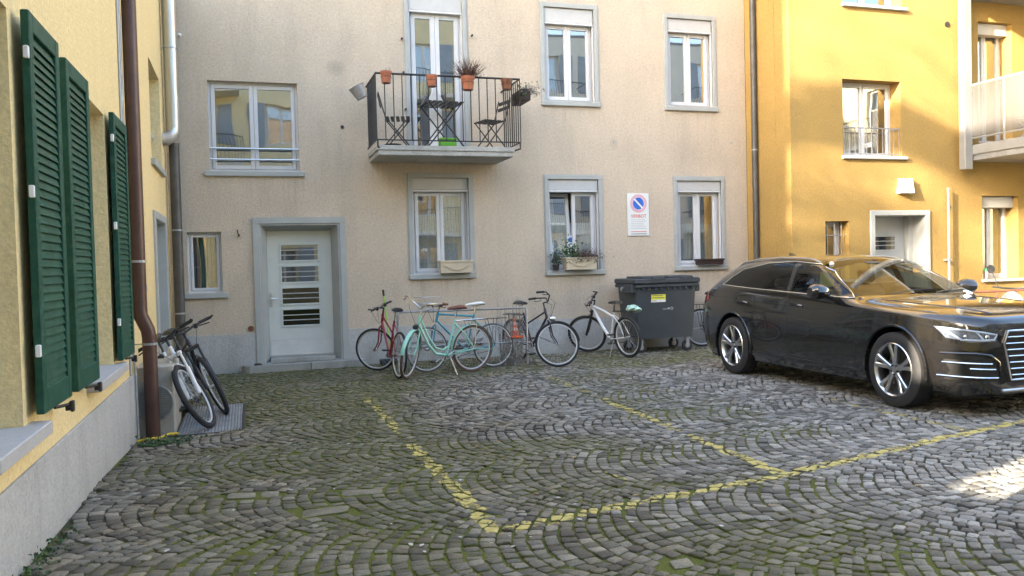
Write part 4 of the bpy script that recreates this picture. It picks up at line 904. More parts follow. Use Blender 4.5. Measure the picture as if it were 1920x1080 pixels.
# window boxes
def planter(x0, x1, z, y0, y1, h, m, label, swag=True):
    t = thing('window_box', ((x0+x1)/2, y0, z), label, 'planter', 'window boxes on the lower sills', world=True)
    i = .012; P = [(x0+i, y0+i, z), (x1-i, y0+i, z), (x1-i, y1-i, z), (x0+i, y1-i, z), (x0, y0, z+h), (x1, y0, z+h), (x1, y1, z+h), (x0, y1, z+h)]
    obj('trough', MB()._a(P, [(0,3,2,1),(4,5,6,7),(0,1,5,4),(1,2,6,5),(2,3,7,6),(3,0,4,7)]), M[m], t)
    r = MB(); r.bev(x0-.01, x1+.01, y0-.01, y0+.012, z+h-.025, z+h+.008, .004); r.bev(x0-.01, x1+.01, y1-.012, y1+.01, z+h-.025, z+h+.008, .004); r.bev(x0-.011, x0+.012, y0+.012, y1-.012, z+h-.025, z+h+.007, .004); r.bev(x1-.012, x1+.011, y0+.012, y1-.012, z+h-.025, z+h+.007, .004)
    obj('rim', r, M[m], t)
    if swag:
        w_ = x1-x0; obj('swag_relief', MB().tube([(x0+w_*(.14+.72*k/12), y0-.0, z+h*.62-h*.38*math.sin(math.pi*k/12)) for k in range(13)], .008, 6), M[m], t, True)
        for s in (.14, .86): obj('bow_relief', MB().torus((x0+w_*s, y0-.0, z+h*.60), .014, .006, 10, 6), M[m], t)
    return t
planter(3.06, 3.62, 1.445, 13.52, 13.70, .20, 'yplanter', 'nearly empty cream window box below the lace curtains')
t2 = planter(5.28, 5.86, 1.445, 13.50, 13.69, .205, 'yplanter', 'cream window box with green leaves and dry sprigs on the middle ground-floor sill')
obj('green_leaves', leaves(240, (5.40, 13.56, 1.66), (.08, .05, .11), .05, 21), M['leafg'], t2, fix=False)
sp = stems(130, (5.66, 13.58, 1.62), .20, .20, .12, .0018, seed=22); leaves(420, (5.70, 13.56, 1.62), (.15, .06, .07), .028, 23, mb=sp); obj('dry_sprigs', sp, M['twig'], t2, fix=False)
obj('trailing_sprigs', leaves(80, (5.60, 13.49, 1.56), (.17, .02, .05), .03, 24), M['leafd'], t2, fix=False)
dk = thing('potted_plant', (5.12, 13.62, 1.44), 'dark leafy plant in a small pot at the left side of the middle ground-floor sill', 'plant', world=True)
obj('pot', MB().lathe([(0, 1.44), (.05, 1.44), (.065, 1.54)], (5.13, 13.62, 0), 12), M['blackp'], dk); obj('foliage', leaves(160, (5.13, 13.60, 1.55), (.05, .04, .10), .04, 26), M['leafd'], dk, fix=False)
planter(7.90, 8.42, 1.463, 13.54, 13.70, .105, 'brplanter', 'low dark brown window box on the right ground-floor sill', False)
stt = thing('small_sign', (5.55, 13.8, 1.9), 'small upright card with a blue and white disc behind the middle ground-floor window', 'card', world=True)
obj('card', MB().box(5.44, 5.56, 13.835, 13.84, 1.72, 2.05), M['signw'], stt); obj('printed_disc', disc(0, .045, 5.50, 1.97, .133, A, 20), M['signblue'], stt, fix=False)

# ---------------------------------------------------------------- vent box, hatch
vb = thing('vent_housing', (-.93, 9.2, -.08), 'beige vent housing with a round louvred grille behind the brown drainpipe', 'vent', world=True)
obj('casing', MB().bev(-1.09, -.74, 9.12, 9.95, -.15, .62, .012), M['vent'], vb)
obj('grille_ring', MB().torus((-.93, 9.115, .25), .175, .014, 32, 6), M['galv'], vb, True)
for k in range(-7, 8):
    z = .25+k*.022; hw = math.sqrt(max(.0, .165**2-(k*.022)**2))
    if hw > .03: obj('louvre', MB().box(-.93-hw, -.93+hw, 9.100, 9.118, z-.006, z+.006), M['galv'], vb)
ht = thing('floor_hatch', (-.4, 9.7, 0), 'ribbed metal hatch plate in the paving under the left bicycles', 'hatch', world=True)
zz = -.055
P = [(-.72, 8.90, zz-.02), (-.10, 8.90, zz), (-.10, 10.56, zz+.02), (-.72, 10.56, zz+.0)]
obj('plate', MB()._a(P+[(x, y, z-.05) for x, y, z in P], [(0,1,2,3),(7,6,5,4),(0,4,5,1),(1,5,6,2),(2,6,7,3),(3,7,4,0)]), M['ironlid'], ht)
for k in range(20):
    x = -.705+k*.0312; obj('rib', MB()._a([(x+a, y, z+zz+.02*((y-8.9)/1.66)-.02*(1-(x+.72)/.62)*(1-(y-8.9)/1.66)+c) for y in (8.91, 10.55) for a, z, c in ((0, 0, .0), (.007, 0, .007), (.016, 0, .007), (.022, 0, 0))], [(0,1,5,4),(1,2,6,5),(2,3,7,6),(0,3,2,1),(4,5,6,7)]), M['ironlid'], ht)
obj('frame', MB().bev(-.095, -.06, 8.88, 10.6, -.12, -.035, .004).bev(-.74, -.06, 8.845, 8.88, -.15, -.05, .004), M['iron'], ht)
yt = MB(); yt.tube([(-1.07, 8.86, -.08), (-.98, 8.83, -.055), (-.86, 8.86, -.06), (-.78, 8.93, -.04), (-.70, 8.97, -.05)], .012, 5); tag(obj('yellow_hose', yt, M['yellowtape'], None, True), 'short yellow band lying round the foot of the brown drainpipe', 'hose')
tag(obj('green_hose', MB().tube([(-1.02, 8.5, -.04), (-.98, 8.38, -.03), (-.88, 8.34, -.035), (-.80, 8.42, -.04), (-.72, 8.46, -.04)], .012, 6), M['leafg'], None, True), 'short green hose on the ground in front of the brown drainpipe', 'hose')
wd = leaves(260, (-.80, 8.48, -.05), (.13, .07, .03), .03, 31); tag(obj('weeds', wd, M['leafg'], fix=False), None, None, kind='stuff')
wd = MB()
for i in range(38):
    y = 3.3+i*.055+random.uniform(-.02, .02); k = 14 if y < 4.9 else 5
    leaves(k, (-1.04+random.uniform(0, .05), y, float(gh(-1.05, y))-.01), (.03, .035, .03 if y < 4.9 else .012), .022, 100+i, mb=wd)
tag(obj('weeds', wd, M['leafg'], fix=False), None, None, kind='stuff')
# fallen leaves and pale litter
lm = MB(); pl2 = MB(); rs = random.Random(4)
def flake(mb, x, y, s, curl=.25):
    a = rs.uniform(0, 6.28); z = float(gh(x, y))+.006; c, d = math.cos(a), math.sin(a); P = []
    for (u, v, w_) in ((-1, 0, 0), (-.3, -.5, curl), (.4, -.42, curl), (1, 0, 0), (.4, .42, curl*.6), (-.3, .5, curl)): P.append((x+s*(u*c-v*d), y+s*(u*d+v*c), z+s*w_*rs.uniform(.4, 1)))
    P.append((x, y, z+.001)); mb._a(P, [(i, (i+1) % 6, 6) for i in range(6)])
for i in range(260):
    if i < 120: x, y = rs.gauss(.2, .5), rs.gauss(9.8, .8)
    elif i < 170: x, y = rs.gauss(2.0, .6), rs.gauss(7.3, .6)
    else: x, y = rs.uniform(-.9, 6), rs.uniform(4, 13)
    if x > -1.0 and not (x < -.05 and 8.85 < y < 10.6) and y < 13.5: flake(lm, x, y, rs.uniform(.012, .03))
for i in range(110):
    x, y = rs.uniform(-.9, 7.5), 4.2+8.8*rs.random()**1.3
    if i < 45: x = rs.uniform(-.9, 2.2)
    if not (x < -.05 and 8.85 < y < 10.6): flake(pl2, x, y, rs.uniform(.008, .028), .12)
tag(obj('fallen_leaves', lm, M['deadleaf'], fix=False), None, None, kind='stuff'); tag(obj('pale_litter', pl2, M['chip'], fix=False), None, None, kind='stuff')

# ---------------------------------------------------------------- bicycles
def wheel(root, cx, cz, Rr, tr, tyre='black', rim='bikerim', xf=None, spokes=32, off=0):
    w = obj('wheel', MB(xf).lathe([(.011, -.035), (.022, -.03), (.013, -.02), (.013, .02), (.022, .03), (.011, .035)], (cx, off, cz), 10, 'y'), M['spoke'], root, True)
    obj('tyre', MB(xf).torus((cx, off, cz), Rr-tr, tr, 44, 8), M[tyre], w, True)
    obj('rim', MB(xf).torus((cx, off, cz), Rr-tr*2.0-.006, .011, 44, 6, .9), M[rim], w, True)
    sp = MB(xf); ri = Rr-tr*2-.014
    for i in range(spokes):
        a = 2*math.pi*i/spokes; b = a+(.5 if i % 4 < 2 else -.5); s = .028 if i % 2 else -.028
        sp.tube([(cx+.02*math.cos(b), off+s, cz+.02*math.sin(b)), (cx+ri*math.cos(a), off, cz+ri*math.sin(a))], .0013, 3, False)
    obj('spokes', sp, M['spoke'], w, fix=False)
    return w
def bike(loc, head, lean, steer, label, col, style='city', Rr=.345, tr=.018, fcol=None, tyre='black', rim='bikerim', saddle='blackp', grip='black', fender=None, rack=None, bars='city', bar='blackp', stand=False, chainguard=None, skirt=False, lamp=False, basket=False, scol=None, sz=0, frontlight=True):
    """local frame: x forward, z up, rear wheel at x=-.5"""
    root = thing('bicycle', loc, label, 'bicycle', 'bicycles parked by the houses', (0, 0, 0))
    root.rotation_mode = 'XYZ'; root.rotation_euler = (R(lean), 0, R(head))
    rx, fx = -.50, (.56 if style != 'mtb' else .57)
    bb = Vector((-.06, 0, .28)); st = Vector((-.21, 0, .80+sz)) if style != 'mtb' else Vector((-.20, 0, .74)); ht = Vector((.36, 0, .88)) if style != 'mtb' else Vector((.33, 0, .84)); hb = Vector((.40, 0, .73)) if style != 'mtb' else Vector((.37, 0, .74))
    ra = Vector((rx, 0, Rr)); fa = Vector((fx, 0, Rr)); ax = (ht-hb).normalized()
    Rm = Matrix.Translation(hb) @ Matrix.Rotation(R(steer), 4, ax) @ Matrix.Translation(-hb); sx = lambda x, y, z: tuple(Rm @ Vector((x, y, z)))
    fcol = fcol or col; t = .016
    fm = MB()
    if style == 'lady':     # swept double low tubes
        fm.tube([ht.lerp(hb, .2), (.24, 0, .58), (.12, 0, .40), (.0, 0, .36), (-.115, 0, .42)], .013, 8); fm.tube([ht.lerp(hb, .8), (.24, 0, .46), (.12, 0, .32), bb], .019, 8)
    elif style == 'mtb':
        fm.tube([ht.lerp(hb, .25), (.05, 0, .74), st.lerp(bb, .18)], [.021, .018, .016], 8); fm.tube([ht.lerp(hb, .75), (.12, 0, .46), bb], [.026, .028, .024], 8)
    elif style == 'diamond':
        fm.tube([ht.lerp(hb, .2), st.lerp(bb, .05)], .014, 8); fm.tube([ht.lerp(hb, .8), bb], .016, 8)
    else:                   # trekking with a sloping tube
        fm.tube([ht.lerp(hb, .3), st.lerp(bb, .35)], .014, 8); fm.tube([ht.lerp(hb, .85), bb], .018, 8)
    fm.tube([st, bb], t, 8); fm.tube([ht, hb], .021, 10); fm.lathe([(.022, -.035), (.022, .035)], tuple(bb), 12, 'y')
    for s in (-1, 1):
        fm.tube([bb+Vector((0, s*.03, 0)), (rx+.14, s*.05, Rr-.02), ra+Vector((0, s*.06, 0))], .010, 6); fm.tube([st.lerp(bb, .12)+Vector((0, s*.015, 0)), (rx+.14, s*.045, Rr+.22), ra+Vector((0, s*.06, 0))], .008, 6)
    obj('frame', fm, M[col], root, True)
    fk = MB(sx); cr_ = hb+Vector((.01, 0, -.03))
    if style == 'mtb':
        for s in (-1, 1): fk.tube([hb+Vector((.01, s*.065, .02)), hb.lerp(fa, .45)+Vector((0, s*.065, 0))], .014, 8); fk.tube([hb.lerp(fa, .35)+Vector((0, s*.065, 0)), fa+Vector((0, s*.06, 0))], .021, 8)
        fk.bev(hb.x-.02, hb.x+.04, -.08, .08, hb.z-.01, hb.z+.03, .008); fk.tube([hb.lerp(fa, .36)+Vector((-.02, -.065, 0)), hb.lerp(fa, .28)+Vector((.03, 0, .05)), hb.lerp(fa, .36)+Vector((-.02, .065, 0))], .010, 6)
    else:
        for s in (-1, 1): fk.tube([cr_, cr_+Vector((.02, s*.045, -.03)), hb.lerp(fa, .7)+Vector((-.035, s*.052, 0)), fa+Vector((0, s*.052, 0))], [.014, .013, .011, .008], 8)
    obj('fork', fk, M[fcol], root, True)
    wheel(root, rx, Rr, Rr, tr, tyre, rim); wheel(root, fx, Rr, Rr, tr, tyre, rim, sx)
    # bars
    top = ht+ax*.09; bm = MB(sx); gs = {-1: MB(sx), 1: MB(sx)}; bm.tube([ht, top], .013, 8)
    if bars == 'city':
        for s in (-1, 1):
            bm.tube([top, top+Vector((.07, 0, .02)), top+Vector((.07, s*.12, .10)), top+Vector((-.02, s*.27, .12)), top+Vector((-.16, s*.30, .10))], .011, 8)
            gs[s].tube([top+Vector((-.05, s*.28, .118)), top+Vector((-.17, s*.305, .10))], .017, 8); gs[s].tube([top+Vector((.0, s*.25, .115)), top+Vector((.03, s*.27, .08)), top+Vector((-.08, s*.32, .07))], .006, 5)
    elif bars == 'flat':
        bm.tube([top, top+Vector((.06, 0, .0))], .014, 8)
        for s in (-1, 1):
            bm.tube([top+Vector((.06, 0, 0)), top+Vector((.05, s*.12, .025)), top+Vector((.02, s*.31, .03))], .012, 8); gs[s].tube([top+Vector((.035, s*.19, .03)), top+Vector((.02, s*.32, .03))], .017, 8)
            gs[s].tube([top+Vector((.045, s*.16, .028)), top+Vector((.09, s*.17, .01)), top+Vector((.08, s*.28, -.005))], .007, 5); gs[s].bev(top.x+.02, top.x+.06, top.y+s*.14-.02, top.y+s*.14+.02, top.z-.01, top.z+.04, .006)
            if s > 0 or style == 'mtb': gs[s].tube([top+Vector((.02, s*.325, .03)), top+Vector((.09, s*.335, .05))], .011, 6)
    else:  # drop / high single
        for s in (-1, 1):
            bm.tube([top, top+Vector((.08, 0, .0)), top+Vector((.08, s*.17, .01)), top+Vector((.16, s*.20, -.02)), top+Vector((.14, s*.20, -.12)), top+Vector((.04, s*.20, -.14))], .011, 8); gs[s].tube([top+Vector((.15, s*.2, -.0)), top+Vector((.20, s*.2, .04))], .013, 6)
    h_ = obj('handlebar', bm, M[bar], root, True); [obj('grip', gs[q], M[grip], h_, True) for q in (-1, 1)]
    cb = MB(sx)
    for s in (-1, 1): cb.tube([top+Vector((.05, s*.18, .05)), top+Vector((.16, s*.12, .0)), top+Vector((.12, s*.03, -.2)), hb+Vector((.04, 0, 0))], .003, 4)
    obj('cable', cb, M['blackp'], h_, fix=False)
    # saddle
    sdz = st.z+.12; sp = MB().tube([st, (st.x-.025, 0, sdz)], .013, 8); obj('seat_post', sp, M['chrome' if style != 'mtb' else 'blackp'], root, True)
    c = Vector((st.x-.03, 0, sdz)); sm = MB(); secs = [(-.13, .078, .0, .022), (-.10, .085, .012, .03), (-.03, .06, .01, .03), (.05, .032, .004, .026), (.13, .022, .0, .02), (.155, .012, -.004, .012)]
    P = []; F = []
    for (x, w_, dz, hh) in secs:
        for k in range(8):
            a = 2*math.pi*k/8; P.append((c.x+x, c.y+w_*math.cos(a), c.z+.03+dz+hh*math.sin(a)))
    for i in range(5):
        for k in range(8): F.append((i*8+k, i*8+(k+1) % 8, i*8+8+(k+1) % 8, i*8+8+k))
    F += [tuple(range(8)), tuple(range(40, 48))]; sm._a(P, F)
    sd = obj('saddle', sm, M[saddle], root, True)
    rl_ = MB()
    for s in (-.02, .02): rl_.tube([(c.x-.09, s*1.6, c.z+.02), (c.x, s, c.z-.005), (c.x+.09, s*.8, c.z+.02)], .004, 5)
    obj('saddle_rail', rl_, M['chrome'], sd)
    # drivetrain
    dm = MB(); dm.torus((bb.x, -.045, bb.z), .082, .004, 28, 5); dm.lathe([(.03, -.048), (.03, -.042)], (bb.x, 0, bb.z), 12, 'y')
    for k in range(5): a = k*1.256; dm.tube([(bb.x, -.045, bb.z), (bb.x+.08*math.cos(a), -.045, bb.z+.08*math.sin(a))], .005, 4)
    cs = obj('chainring', dm, M['iron' if style == 'mtb' else 'spoke'], root)
    for s, a in ((-1, -.6), (1, math.pi-.6)):
        e = Vector((bb.x+.17*math.cos(a), s*.065, bb.z+.17*math.sin(a))); obj('crank', MB().tube([(bb.x, s*.055, bb.z), e], .009, 6), M['spoke'], cs, True)
        obj('pedal', MB().bev(e.x-.045, e.x+.045, min(e.y, e.y+s*.09), max(e.y, e.y+s*.09), e.z-.012, e.z+.012, .004), M['blackp'], cs)
    chn = MB(); n = Vector((rx, -.045, Rr)); chn.tube([(bb.x, -.045, bb.z+.083), (n.x, -.045, n.z+.035)], .004, 4); chn.tube([(bb.x, -.045, bb.z-.083), (n.x+.02, -.045, n.z-.08), (n.x, -.045, n.z-.035)], .004, 4); chn.torus((n.x, -.04, n.z), .035, .007, 16, 5); obj('chain', chn, M['iron'], root)
    if chainguard: obj('chain_guard', MB().tube([(bb.x+.10, -.055, bb.z+.02), (bb.x, -.055, bb.z+.10), (rx+.05, -.055, Rr+.055)], [.02, .022, .015], 6), M[chainguard], root, True)
    if fender:
        for cx, xf_, a0, a1 in ((rx, None, R(0), R(200)), (fx, sx, R(10), R(175))):
            mb = MB(xf_); n = 22; P = []; F = []
            for i in range(n+1):
                a = a0+(a1-a0)*i/n; r_ = Rr+.014
                for w_, dz in ((-.027, -.008), (0, 0), (.027, -.008)): P.append((cx+(r_+dz)*math.cos(a), w_, Rr+(r_+dz)*math.sin(a)))
            for i in range(n):
                for k in range(2): F.append((i*3+k, i*3+k+1, i*3+k+4, i*3+k+3))
            mb._a(P, F)
            for s in (-1, 1): mb.tube([(cx, s*.05, Rr), (cx+math.cos(a1-.25)*(Rr+.01), s*.025, Rr+math.sin(a1-.25)*(Rr+.01))], .003, 4)
            obj('mudguard', mb, M[fender], root, True, fix=False)
    if rack:
        rm = MB(); z = Rr*2+.075
        rm.tube([(st.x+.02, -.02, z), (rx+.12, -.055, z), (rx-.22, -.055, z), (rx-.24, 0, z), (rx-.22, .055, z), (rx+.12, .055, z), (st.x+.02, .02, z)], .006, 5)
        for x in (rx-.12, rx, rx+.10): rm.tube([(x, -.055, z), (x, .055, z)], .004, 5)
        for s in (-1, 1): rm.tube([(rx, s*.062, Rr), (rx-.05, s*.058, z)], .005, 5); rm.tube([(rx, s*.062, Rr), (rx+.10, s*.058, z)], .005, 5)
        obj('luggage_rack', rm, M[rack], root)
    if stand:
        sm_ = MB()
        for s in ((-1, 1) if stand == 2 else (1,)): sm_.tube([(bb.x-.06, 0, bb.z-.03), (bb.x-.10, s*.13, .0-s*math.tan(R(lean))*.0+.0)], .008, 6)
        obj('kickstand', sm_, M['alu'], root)
    if skirt: obj('lock', MB().torus((rx+.12, .06, Rr+.22), .10, .010, 20, 6, axis='y'), M['black'], root)
    if lamp: obj('headlamp', MB(sx).lathe([(0, .06), (.035, .05), (.04, .0), (.03, -.03), (0, -.04)], (hb.x+.07, 0, hb.z+.0), 14, 'x'), M[lamp], root, True)
    if basket:
        q = MB(sx); o_ = ht+Vector((.18, 0, .05))
        for z, e in ((0, .10), (.09, .12), (.18, .14)): q.tube([(o_.x-e, -e*1.2, o_.z+z), (o_.x+e, -e*1.2, o_.z+z), (o_.x+e, e*1.2, o_.z+z), (o_.x-e, e*1.2, o_.z+z)], .004, 4, closed=True)
        for i in range(12): 
            a = i*math.pi/6; q.tube([(o_.x+.09*math.cos(a), .11*math.sin(a), o_.z), (o_.x+.14*math.cos(a), .165*math.sin(a), o_.z+.18)], .003, 4)
        obj('wire_basket', q, M['spoke'], root)
    return root
def place(rear, front, z=0, wb=1.06):
    """location and heading from the two ground contacts"""
    d = Vector(front)-Vector(rear); h = math.degrees(math.atan2(d.y, d.x)); dn = d.normalized(); c = Vector(rear)+dn*.5
    return (c.x, c.y, z), h
l, h = place((1.98, 11.60), (1.84, 12.62)); bike(l, h, 4, 50, 'dark red bicycle at the left end of the rack, its wheel turned beside the broom', 'red', 'trek', .33, .017, bars='flat', bar='blackp')
l, h = place((3.56, 12.22), (2.50, 12.10)); bike(l, h, 3, 6, 'teal diamond-frame bicycle with a white saddle behind the mint bicycle', 'teal', 'diamond', .335, .013, tyre='greytyre', saddle='whitesad', bars='flat', bar='chrome', rack='iron', basket=True, sz=.02)
l, h = place((3.12, 11.86), (2.06, 11.52)); bike(l, h, -2, 42, 'mint green low-step bicycle with a brown saddle in front of the rack', 'mint', 'lady', .345, .019, tyre='tyrebrown', saddle='brown', grip='brown', fender='mint', stand=2, bars='city', bar='chrome', lamp='blackp', rack='chrome')
l, h = place((4.12, 12.78), (4.42, 11.80)); bike(l, h, 5, 68, 'dark blue bicycle with swept bars right of the traffic cone', 'navy', 'trek', .345, .018, bars='city', bar='blackp', fender='navy', rack='iron', lamp='chrome', skirt=True)
l, h = place((5.86, 12.30), (5.62, 13.28)); bm_ = bike(l, h, -4, 42, 'white and black mountain bicycle leaning on the wall left of the dumpster', 'white', 'mtb', .34, .026, fcol='blackp', bars='flat', stand=1, rack='iron')
l, h = place((7.78, 13.28), (8.8, 13.2)); bike(l, h, -4, -15, 'dark bicycle half hidden between the dumpster and the black car', 'iron', 'trek', .34, .018, bars='city', rack='iron', fender='alu')
l, h = place((-.70, 10.34), (-.43, 9.36), -.07); bl1 = bike(l, h, 21, -26, 'white mountain bicycle with a white fork leaning over the ribbed metal hatch', 'white', 'mtb', .345, .028, fcol='white', bars='flat')
l, h = place((-.62, 11.05), (-.30, 10.08), -.06); bl2 = bike(l, h, 21, -4, 'black bicycle leaning behind the white mountain bicycle on the metal hatch', 'blackp', 'mtb', .335, .026, fcol='blackp', bars='flat')
bl1.scale = bl2.scale = (1.05, 1.05, 1.09)
# plastic bag on the mountain bike's rack
bgm = bmesh.new(); bmesh.ops.create_icosphere(bgm, subdivisions=3, radius=1)
for v in bgm.verts: 
    n_ = 1+.35*(vnoise(np.array([v.co.x*2+5]), np.array([v.co.y*2+v.co.z*2+9]), 3)[0]-.5)*2
    v.co = Vector((v.co.x*.10*n_, v.co.y*.17*n_, v.co.z*.065*n_+.03))
me = bpy.data.meshes.new('bag'); bgm.to_mesh(me); bgm.free(); me.materials.append(M['bag']); bo = link('plastic_bag', me, M['bag']); bo.location = (5.93, 12.27, .77); tag(bo, 'crumpled mint plastic bag tied over the rack of the white mountain bicycle by the dumpster', 'bag')

# ---------------------------------------------------------------- rack, broom, post, cone
rk = thing('bicycle_rack', (3.1, 12.4, 0), 'grey tube bicycle rack along the wall behind the bicycles', 'bicycle rack', world=True)
obj('top_bar', MB().tube([(2.13, 12.42, 0), (2.13, 12.42, .86), (2.15, 12.42, .885), (4.10, 12.28, .885), (4.12, 12.28, .86), (4.12, 12.28, 0)], .017, 8), M['galv'], rk, True)
obj('lower_bar', MB().tube([(2.13, 12.42, .36), (4.12, 12.28, .36)], .010, 6), M['galv'], rk, True)
for z in (.22, .30): obj('wall_strip', MB().bev(2.3, 3.8, 13.64, 13.665, z, z+.035, .003), M['galv'], rk)
br = thing('broom', (2.12, 13.45, 0), 'broom with a lime green handle leaning on the wall behind the red bicycle', 'broom', world=True)
obj('handle', MB().tube([(2.17, 13.30, .08), (2.12, 13.60, 1.10)], .014, 8), M['limeh'], br, True); obj('grip', MB().tube([(2.12, 13.60, 1.10), (2.115, 13.62, 1.20)], .017, 8), M['black'], br, True)
obj('brush_head', MB().bev(1.98, 2.34, 13.22, 13.34, .02, .11, .01), M['blackp'], br)
po = thing('stone_post', (3.93, 12.42, 0), 'lichen-grey stone post wrapped in dry vines behind the traffic cone', 'post', world=True)
obj('shaft', MB().lathe([(.0, 0), (.165, 0), (.155, .2), (.145, .38), (.12, .42), (0, .43)], (3.93, 12.42, 0), 14), M['concrete'], po, True)
vn = stems(110, (3.90, 12.40, .0), .17, .98, .05, .0032, seed=41); leaves(620, (3.92, 12.27, .02), (.11, .05, .26), .030, 42, mb=vn); obj('vine', vn, M['greyleaf'], po, fix=False)
cn_ = thing('traffic_cone', (3.95, 12.38, .41), 'small orange and pale banded traffic cone standing on the stone post', 'cone', world=True)
zc = .43; obj('base', MB().bev(3.84, 4.06, 12.27, 12.49, zc-.01, zc+.02, .006), M['orange'], cn_)
pr = lambda z: .075-(z-zc)*.22
obj('body', MB().lathe([(pr(zc+.02), zc+.02), (pr(zc+.10), zc+.10)], (3.95, 12.38, 0), 20).lathe([(pr(zc+.15), zc+.15), (pr(zc+.19), zc+.19)], (3.95, 12.38, 0), 20).lathe([(pr(zc+.235), zc+.235), (pr(zc+.29), zc+.29), (.005, zc+.292)], (3.95, 12.38, 0), 20), M['orange'], cn_, True)
obj('band', MB().lathe([(pr(zc+.10), zc+.10), (pr(zc+.15), zc+.15)], (3.95, 12.38, 0), 20), M['conew'], cn_, True); obj('band', MB().lathe([(pr(zc+.19), zc+.19), (pr(zc+.235), zc+.235)], (3.95, 12.38, 0), 20), M['conew'], cn_, True)

# ---------------------------------------------------------------- dumpster
dp = thing('dumpster', (6.8, 13.1, 0), 'anthracite wheeled waste container with a yellow and white sticker against the beige wall', 'waste container', world=True)
x0, x1, y0, y1 = 6.22, 7.36, 12.72, 13.48
def frust(a, b, z0, z1):
    return [(a[0], a[2], z0), (a[1], a[2], z0), (a[1], a[3], z0), (a[0], a[3], z0), (b[0], b[2], z1), (b[1], b[2], z1), (b[1], b[3], z1), (b[0], b[3], z1)]
BF = [(0,3,2,1),(4,5,6,7),(0,1,5,4),(1,2,6,5),(2,3,7,6),(3,0,4,7)]
def tapered(a, b, z0, z1, bev=.03):
    """rounded tapered tub"""
    mb = MB(); P = []
    for q, z in ((a, z0), (a, z0+.001), (b, z1)):
        X0, X1, Y0_, Y1_ = q
        for cx, cy, s in ((X1-bev, Y0_+bev, -90), (X1-bev, Y1_-bev, 0), (X0+bev, Y1_-bev, 90), (X0+bev, Y0_+bev, 180)):
            for k in range(4): an = R(s+30*k); P.append((cx+bev*math.cos(an), cy+bev*math.sin(an), z))
    F = [tuple(range(15, -1, -1)), tuple(range(32, 48))]
    for k in (0, 1):
        for i in range(16): F.append((k*16+i, k*16+(i+1) % 16, k*16+16+(i+1) % 16, k*16+16+i))
    return mb._a(P, F)
obj('tub', tapered((x0+.06, x1-.04, y0+.06, y1-.04), (x0, x1, y0, y1), .24, 1.13, .05), M['binp'], dp, True)
rb = MB(); rb.bev(x0-.03, x1+.03, y0-.035, y1+.03, 1.11, 1.17, .012); obj('rim', rb, M['binp'], dp)
for i in range(9): obj('rib', MB().bev(x0+.10+i*.117, x0+.13+i*.117, y0-.03, y0, 1.06, 1.112, .004), M['binp'], dp)
lidm = MB(); lidm.bev(x0-.045, x1+.05, y0-.06, y1+.03, 1.172, 1.265, .02); ld = obj('lid', lidm, M['binp'], dp)
for cx in (x0+.38, x0+.92):
    obj('lid_bulge', MB().bev(cx-.23, cx+.23, y0+.12, y1-.05, 1.262, 1.30, .016), M['binp'], ld); obj('lid_handle', MB().tube([(cx-.12, y0-.05, 1.255), (cx-.10, y0-.085, 1.275), (cx+.10, y0-.085, 1.275), (cx+.12, y0-.05, 1.255)], .010, 6), M['binp'], ld)
for sx_ in (x0-.045, x1+.02):
    obj('lifting_arm', MB().bev(sx_-.04, sx_+.06, y0+.02, y0+.34, 1.02, 1.17, .015), M['binp'], dp)
    obj('trunnion', MB().lathe([(0, -.05), (.035, -.05), (.035, .05), (0, .05)], (sx_, y0+.40, 1.09), 12, 'x'), M['galv'], dp)
for cx in (x0+.12, x1-.14):
    for cy in (y0+.12, y1-.16):
        ct = obj('castor', MB().tube([(cx, cy, .24), (cx, cy, .20), (cx+.03, cy+.02, .16), (cx+.03, cy+.02, .09)], [.04, .04, .03, .02], 8), M['galv'], dp, True)
        obj('castor_wheel', MB().lathe([(.02, -.022), (.088, -.022), (.095, -.012), (.095, .012), (.088, .022), (.02, .022)], (cx+.0, cy, .095), 20, 'y'), M['black'], ct, True)
        obj('castor_hub', MB().lathe([(0, -.03), (.045, -.026), (.045, .026), (0, .03)], (cx, cy, .095), 12, 'y'), M['galv'], ct, True)
        obj('castor_fork', MB().bev(cx-.03, cx+.03, cy-.04, cy-.028, .08, .23, .003).bev(cx-.03, cx+.03, cy+.028, cy+.04, .08, .23, .003), M['galv'], ct)
Fd = XF('S', y0); sk = lambda z: (1.13-z)*.06/.89+.0
def plate(u0, u1, z0, z1, e): return MB(Fd)._a([(u0, sk(z0)-e, z0), (u1, sk(z0)-e, z0), (u1, sk(z1)-e, z1), (u0, sk(z1)-e, z1)], [(0,1,2,3)])
obj('sticker', plate(6.50, 6.77, .86, .99, .003), M['stick'], dp, fix=False); obj('sticker_white', plate(6.50, 6.77, .86, .902, .0045), M['signw'], dp, fix=False)
stl = MB(Fd)
for z, a, b in ((.966, 6.52, 6.72), (.930, 6.52, 6.74), (.878, 6.51, 6.60)): stl._a([(a, sk(z)-.006, z), (b, sk(z)-.006, z), (b, sk(z+.010)-.006, z+.010), (a, sk(z+.010)-.006, z+.010)], [(0,1,2,3)])
obj('sticker_print', stl, M['dprint'], dp, fix=False)
obj('tub_mark', disc(.017, .026, 6.89, .745, sk(.74)-.003, Fd, 20), M['print_'], dp, fix=False); obj('tub_mark', plate(6.72, 6.80, .733, .742, .003), M['print_'], dp, fix=False); obj('tub_mark', plate(6.81, 6.85, .733, .760, .003), M['print_'], dp, fix=False)

# ---------------------------------------------------------------- car
cx0, cy0 = 7.20, 8.43
car = thing('parked_car', (cx0, cy0, 0), 'black five-seat SUV parked at the right with chrome window trim and five-spoke alloy wheels', 'car')
HW = .955
